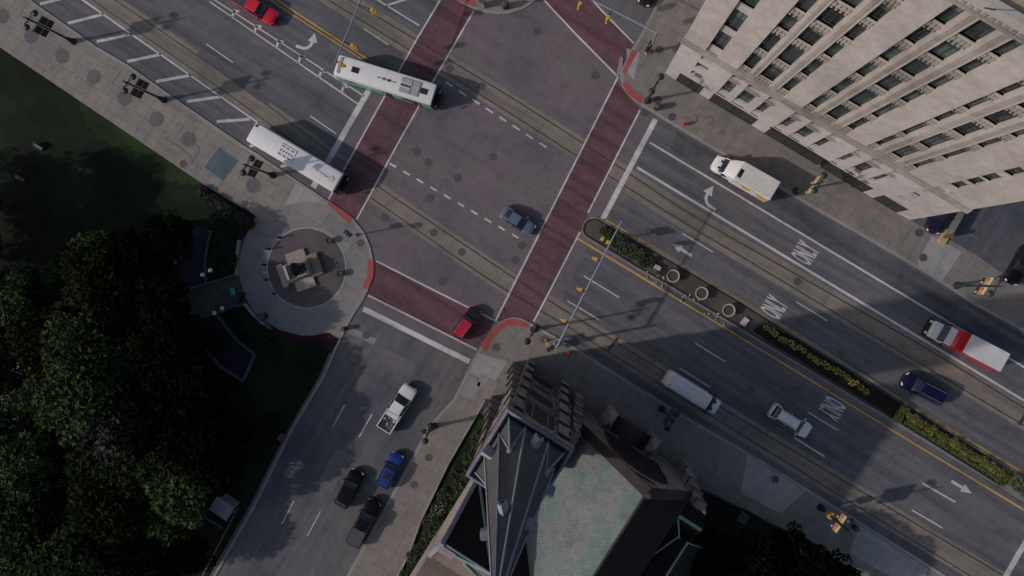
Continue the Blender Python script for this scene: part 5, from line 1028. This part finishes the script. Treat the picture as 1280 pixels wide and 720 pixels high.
# person in a yellow safety vest
def person(label, at, rz):
    t = thing('person', label, 'person', P(*at, ZW), rz)
    J = [((0, 0, .95), .13), ((0, 0, 1.2), .14), ((0, 0, 1.42), .15), ((0, 0, 1.53), .06), ((.02, 0, 1.68), .1), ((.01, 0, 1.76), .07),
         ((0, .11, .9), .1), ((.12, .12, .5), .065), ((.08, .12, .1), .05), ((.22, .13, .04), .04), ((0, -.11, .9), .1), ((-.12, -.12, .5), .065), ((-.22, -.12, .1), .05), ((-.1, -.13, .04), .04),
         ((0, .2, 1.42), .07), ((-.06, .27, 1.15), .05), ((.08, .25, .93), .04), ((.14, .24, .84), .035), ((0, -.2, 1.42), .07), ((.08, -.27, 1.15), .05), ((.24, -.23, 1.0), .04), ((.3, -.22, .93), .035)]
    E_ = [(0, 1), (1, 2), (2, 3), (3, 4), (4, 5), (0, 6), (6, 7), (7, 8), (8, 9), (0, 10), (10, 11), (11, 12), (12, 13), (2, 14), (14, 15), (15, 16), (16, 17), (2, 18), (18, 19), (19, 20), (20, 21)]
    me = bpy.data.meshes.new('body'); me.from_pydata([j[0] for j in J], E_, []); o = bpy.data.objects.new('body', me); COL.objects.link(o); o.parent = t
    o.modifiers.new('s', 'SKIN'); me.skin_vertices or me.attributes
    for i, j in enumerate(J): me.skin_vertices[0].data[i].radius = (j[1], j[1]); me.skin_vertices[0].data[i].use_root = i == 0
    sb = o.modifiers.new('u', 'SUBSURF'); sb.levels = sb.render_levels = 2; me.materials.append(mat('dark_clothes', (.03, .032, .04), .9))
    MB().loft([[(rx*math.cos(6.283*j/14), ry*math.sin(6.283*j/14), z) for j in range(14)] for rx, ry, z in ((.17, .23, .95), (.18, .24, 1.2), (.17, .25, 1.42), (.11, .17, 1.53))], cap=False).build('safety_vest', mat('vest_yellow', (.45, .6, .03), .6), t, True)
    MB().lathe([(.13, 1.7), (.125, 1.78), (.08, 1.85), (.01, 1.87)], 12).build('hat', mat('vest_hat', (.5, .55, .1), .6), t, True)
me_ok = bpy.data.meshes.new('tmp'); bpy.data.meshes.remove(me_ok)
person('person in a yellow safety vest standing at the top island kerb', (656.5, 3.5), R(-40))
# ------------------------------------------------------------------ vegetation
def leaves(mb, c, rad, n, size, rnd, squash=.8, shell=.45):
    for k in range(n):
        while True:
            v = Vector((rnd.uniform(-1, 1), rnd.uniform(-1, 1), rnd.uniform(-1, 1)))
            if shell < v.length < 1: break
        p = Vector(c)+Vector((v.x*rad, v.y*rad, v.z*rad*squash)); s = size*rnd.uniform(.6, 1.4)
        q = Euler((rnd.uniform(-.9, .9), rnd.uniform(-.9, .9), rnd.uniform(0, 6.28))).to_matrix()
        mb.add([p+q @ Vector(w_)*s for w_ in ((-1, 0, 0), (-.2, -.55, .12), (1, 0, 0), (-.2, .55, .12))], [(0, 1, 2, 3)])
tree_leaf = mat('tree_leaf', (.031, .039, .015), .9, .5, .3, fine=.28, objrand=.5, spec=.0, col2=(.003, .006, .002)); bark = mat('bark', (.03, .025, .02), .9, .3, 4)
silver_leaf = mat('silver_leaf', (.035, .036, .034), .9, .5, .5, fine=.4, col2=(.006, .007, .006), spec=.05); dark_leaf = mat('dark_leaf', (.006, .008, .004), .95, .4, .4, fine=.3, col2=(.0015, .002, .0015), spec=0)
flare_leaf = mat('fresh_leaf', (.055, .068, .024), .9, .3, .35, fine=.3, col2=(.007, .014, .004), spec=.05)
def tree_proto(seed, h, rad, nblob, nleaf, lm, label, cat='tree', group='park trees', size=.34):
    rnd = random.Random(seed); t = thing('park_tree', label, cat, (0, 0, 0), 0, group)
    tk = MB(); tk.tube([(0, 0, 0), (.1, .05, h*.25), (0, .1, h*.5), (.1, 0, h*.8)], .28, 8, r1=.08)
    cr = MB()
    for k in range(nblob):
        a = 2.4*k+rnd.uniform(-.4, .4); rr = rad*math.sqrt((k+.3)/nblob)*rnd.uniform(.75, 1.0); z = h*.62+h*.33*(1-(rr/rad)**2)*rnd.uniform(.7, 1.1)-.05*h
        p = Vector((rr*math.cos(a), rr*math.sin(a), z)); tk.tube([(0, .05, h*.35), tuple(p*.5+Vector((0, 0, h*.22))), tuple(p)], .09, 5, r1=.025)
        leaves(cr, p, rad*rnd.uniform(.26, .44), nleaf, size, rnd, .7)
    tk.build('trunk', bark, t); cr.build('crown', lm, t); return t
protos = {}
def tree(kind, label, at, s=1.0, z=7.0, group='park trees'):
    w_ = P(*at, z*s); loc = (w_.x, w_.y, ZW-.02); rz = random.uniform(0, 6.28)
    if kind not in protos:
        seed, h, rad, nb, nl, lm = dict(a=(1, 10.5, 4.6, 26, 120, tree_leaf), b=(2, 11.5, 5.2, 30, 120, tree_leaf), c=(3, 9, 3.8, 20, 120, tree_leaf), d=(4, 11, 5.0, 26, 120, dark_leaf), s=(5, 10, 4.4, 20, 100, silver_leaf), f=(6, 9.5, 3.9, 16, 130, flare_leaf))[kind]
        o = tree_proto(seed, h, rad, nb, nl, lm, label, group=group); o.location = loc; o.rotation_euler = (0, 0, rz); o.scale = (s, s, s); protos[kind] = o; return o
    return copy_thing(protos[kind], loc, rz, label, group, s)
random.seed(9)
shared = 'leafy dark green tree in the dense shaded canopy of the park'
tree('f', 'bright green leafy tree beside the white kiosk and the side street', (226, 612), 1.05)
tree('f', 'small bright green tree left of the kiosk in the dark canopy', (180, 607), .6); tree('f', 'yellow green tree with brown gaps at the lower left edge', (20, 575), 1.1)
tree('f', 'light green tree on the left edge of the canopy below the lawn', (15, 372), .95); tree('f', 'sunlit young tree at the bottom left corner of the park', (25, 690), 1.15)
tree('f', 'lit green tree at the upper tip of the park canopy', (112, 322), .8); tree('s', 'silvery grey leaved tree in the middle of the dark canopy', (152, 538), 1.0)
tree('f', 'thin bright tree just above the small bright one', (170, 660), .5)
tree('s', 'smaller silvery tree at the right side of the canopy', (190, 470), .6)
for k, x, y, s in [('a', 120, 345, .9), ('b', 60, 420, .8), ('a', 110, 430, 1.0), ('b', 105, 490, 1.0), ('a', 55, 500, .8), ('c', 165, 440, .95), ('a', 45, 610, .9), ('b', 30, 655, 1.0), ('c', 115, 590, .9), ('a', 125, 640, 1.0), ('b', 90, 700, 1.0), ('c', 155, 700, .8), ('a', 205, 650, .7), ('b', 215, 565, .85), ('c', 165, 365, .8), ('a', 0, 460, .8), ('c', 135, 480, .9), ('b', -10, 545, .9), ('a', -15, 640, 1.0), ('c', 75, 455, .8), ('a', 65, 570, .7), ('c', 60, 330+25, .7), ('b', 0, 720, .9), ('c', 150, 620, .7), ('c', 200, 600, .65), ('a', -20, 400, .8), ('b', 165, 590, .8)]:
    tree(k, shared, (x, y), s)
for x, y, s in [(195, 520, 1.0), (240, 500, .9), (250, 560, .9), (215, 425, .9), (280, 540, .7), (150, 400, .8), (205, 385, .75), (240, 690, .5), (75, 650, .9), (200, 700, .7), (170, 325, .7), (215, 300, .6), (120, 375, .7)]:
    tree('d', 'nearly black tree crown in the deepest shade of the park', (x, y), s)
for x, y, s in [(-50, 255, 1.0), (-45, 320, 1.0), (-150, 260, 1.0), (-110, 330, 1.0)]:  # out-of-view trees added to cast shade on the lawn
    tree('d', 'tree added beyond the left photo edge shading the park lawn', (x, y), s)
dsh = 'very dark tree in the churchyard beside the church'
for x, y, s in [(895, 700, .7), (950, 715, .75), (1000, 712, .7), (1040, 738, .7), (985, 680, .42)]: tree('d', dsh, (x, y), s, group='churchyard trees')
# shrubs and flowers
def shrub_proto(name, seed, r, n, lm, label, cat, group, size=.12, flowers=None, fl=40):
    rnd = random.Random(seed); t = thing(name, label, cat, (0, 0, 0), 0, group); m = MB(); leaves(m, (0, 0, r*.55), r, n, size, rnd, .65, .2); m.build('foliage', lm, t)
    m = MB(); 
    for k in range(5): m.tube([(0, 0, 0), (rnd.uniform(-.5, .5)*r, rnd.uniform(-.5, .5)*r, r*.8)], .02, 4)
    m.build('stem', bark, t)
    if flowers:
        m = MB()
        for k in range(fl):
            a, q = rnd.uniform(0, 6.28), r*math.sqrt(rnd.random())*.95; z = r*.55+math.sqrt(max(0, 1-(q/r)**2))*r*.62
            m.lathe([(.025, z), (.07, z+.03), (.01, z+.06)], 6, (q*math.cos(a), q*math.sin(a)))
        m.build('blossoms', flowers, t)
    return t
def spread(proto, spots, label, group, z=.13, smin=.8, smax=1.2):
    for i, (x, y) in enumerate(spots):
        p = P(x, y, z); s = random.uniform(smin, smax); lb = label
        if i == 0: proto.location = p; proto.scale = (s, s, s); proto['label'] = lb
        else: copy_thing(proto, p, random.uniform(0, 6.28), lb, group, s)
random.seed(31)
pk_l = mat('park_shrub_leaf', (.017, .023, .008), .85, .4, 1.2, fine=.3, objrand=.35, col2=(.005, .008, .003))
med_leaf = mat('median_shrub_leaf', (.042, .05, .022), .8, .4, 1.2, fine=.3, objrand=.3, col2=(.016, .02, .01)); yel = mat('yellow_flower', (.3, .25, .05), .7, .4, 2); gold = mat('gold_foliage', (.15, .13, .028), .8, .4, 2, fine=.3, objrand=.25, col2=(.05, .045, .012)); lime = mat('lime_foliage', (.07, .1, .016), .8, .4, 2, fine=.3, col2=(.025, .04, .008))
bed = []
for k in range(19):
    f = k/18; bed.append((758+f*52+random.uniform(-3, 3), 293+f*33+random.uniform(-6, 7)))
spread(shrub_proto('shrub', 11, .62, 420, med_leaf, '', 'shrub', 'shrubs at the nose of the median', .11), bed, 'low green shrub in the planted nose of the median', 'shrubs at the nose of the median', .13)
row = [(957+i*5.9+random.uniform(-1, 1), 411+i*3.62+random.uniform(-2.5, 2.5)) for i in range(22)]
spread(shrub_proto('flower_clump', 12, .48, 130, pk_l, '', 'flowers', 'yellow flower clumps in the dark median bed', .09, yel, 22), row, 'clump of small yellow flowers in the dark soil bed of the median', 'yellow flower clumps in the dark median bed', .135, .75, 1.1)
row = [(1137+i*5.3+random.uniform(-1, 1), 520+i*3.3+random.uniform(-1, 1)) for i in range(22)]
spread(shrub_proto('flower_clump', 13, .55, 330, gold, '', 'flowers', 'golden plants along the right median', .12, None), row, 'golden yellow plant in the row along the right end of the median', 'golden plants along the right median', .135, .8, 1.15)
row = [(1133+i*5.6, 527+i*3.5) for i in range(22)]
spread(shrub_proto('shrub', 14, .36, 200, lime, '', 'shrub', 'low green edging along the right median', .09), row, 'low green edging plant beside the golden plants on the median', 'low green edging along the right median', .135, .9, 1.15)
spread(shrub_proto('shrub', 15, .6, 420, lime, '', 'shrub', 'lime green shrubs at the ends of the golden row', .11), [(1129, 511), (1124, 517), (1121, 523), (1253, 594), (1249, 602)], 'lime green shrub at one end of the golden median row', 'lime green shrubs at the ends of the golden row')
pale_l = mat('pale_leaf', (.09, .1, .055), .8, .4, 2, fine=.3); spread(shrub_proto('shrub', 16, .6, 300, pale_l, '', 'shrub', 'pale grassy plants at the right edge', .12), [(1262, 600), (1270, 607), (1278, 614), (1268, 598), (1277, 604)], 'pale grassy plant on the median at the right photo edge', 'pale grassy plants at the right edge')
hedge_l = mat('hedge_leaf', (.03, .042, .012), .85, .4, 1.2, fine=.3, objrand=.35, col2=(.008, .013, .004)); white_fl = mat('white_flower', (.24, .26, .2), .8)
row = []
for k in range(44):
    f = k/43; row.append((604-f*92+random.uniform(-7, 9), 545+f*172+random.uniform(-7, 7)))
spread(shrub_proto('shrub', 17, .8, 480, hedge_l, '', 'shrub', 'church hedge shrubs', .13), row, 'dark green shrub in the hedge strip beside the church wall', 'church hedge shrubs', ZW, .8, 1.25)
spread(shrub_proto('flowering_shrub', 18, .75, 420, hedge_l, '', 'shrub', 'white flowering shrubs', .12, white_fl, 60), [(546, 640), (541, 647), (551, 634)], 'white flowering shrub in the hedge strip beside the church', 'white flowering shrubs', ZW)
struct(MB().sheet(px([(600, 515), (612, 530), (586, 600), (560, 640), (530, 705), (510, 760), (490, 740), (512, 690), (560, 580)], ZW), ZW+.012), 'lawn', ground_mat('strip_grass', [(.006, .009, .003), (.012, .02, .005), (.02, .036, .008)], rough=1, stain=.4))
gv_ = MB(); rnd = random.Random(4)
for k in range(2600):
    f = rnd.random(); x, y = 589-f*58+rnd.uniform(-3, 3), 600+f*92+rnd.uniform(-3, 3); p = P(x, y, ZW); s = rnd.uniform(.08, .2); a = rnd.uniform(0, 6.28)
    gv_.add([p+Vector((math.cos(a)*.03, math.sin(a)*.03, 0)), p-Vector((math.cos(a)*.03, math.sin(a)*.03, 0)), p+Vector((rnd.uniform(-.12, .12), rnd.uniform(-.12, .12), s))], [(0, 1, 2)])
o = gv_.build('tall_grass', mat('bright_grass', (.05, .09, .015), .9, .4, 1, objrand=.0)); o['kind'] = 'stuff'; tag(o, 'bright green grass between the hedge and the church wall', 'grass')
row = [(256+i*4.6+random.uniform(-1, 1), 240+i*3.2+random.uniform(-1.5, 3)) for i in range(13)]
spread(shrub_proto('shrub', 19, .72, 420, pk_l, '', 'shrub', 'hedge between lawn and park pavement', .13), row, 'dark hedge shrub along the park pavement above the plaza', 'hedge between lawn and park pavement', ZW)
spots = [(277+random.uniform(-7, 9), 297+k*5.5) for k in range(9)]+[(288+random.uniform(-4, 5), 300+k*6) for k in range(6)]
spread(shrub_proto('shrub', 20, .7, 420, pk_l, '', 'shrub', 'shrubs between terrace and plaza', .13), spots, 'dark shrub in the bed between the upper violet terrace and plaza', 'shrubs between terrace and plaza', ZW)
spots = [(300+k*4.2+random.uniform(-4, 4), 392+k*4.3+random.uniform(-4, 3)) for k in range(10)]+[(318+k*5, 405+k*3) for k in range(5)]
spread(shrub_proto('shrub', 22, .7, 420, pk_l, '', 'shrub', 'shrubs below the plaza', .13), spots, 'dark shrub in the bed between the lower violet terrace and plaza', 'shrubs below the plaza', ZW)
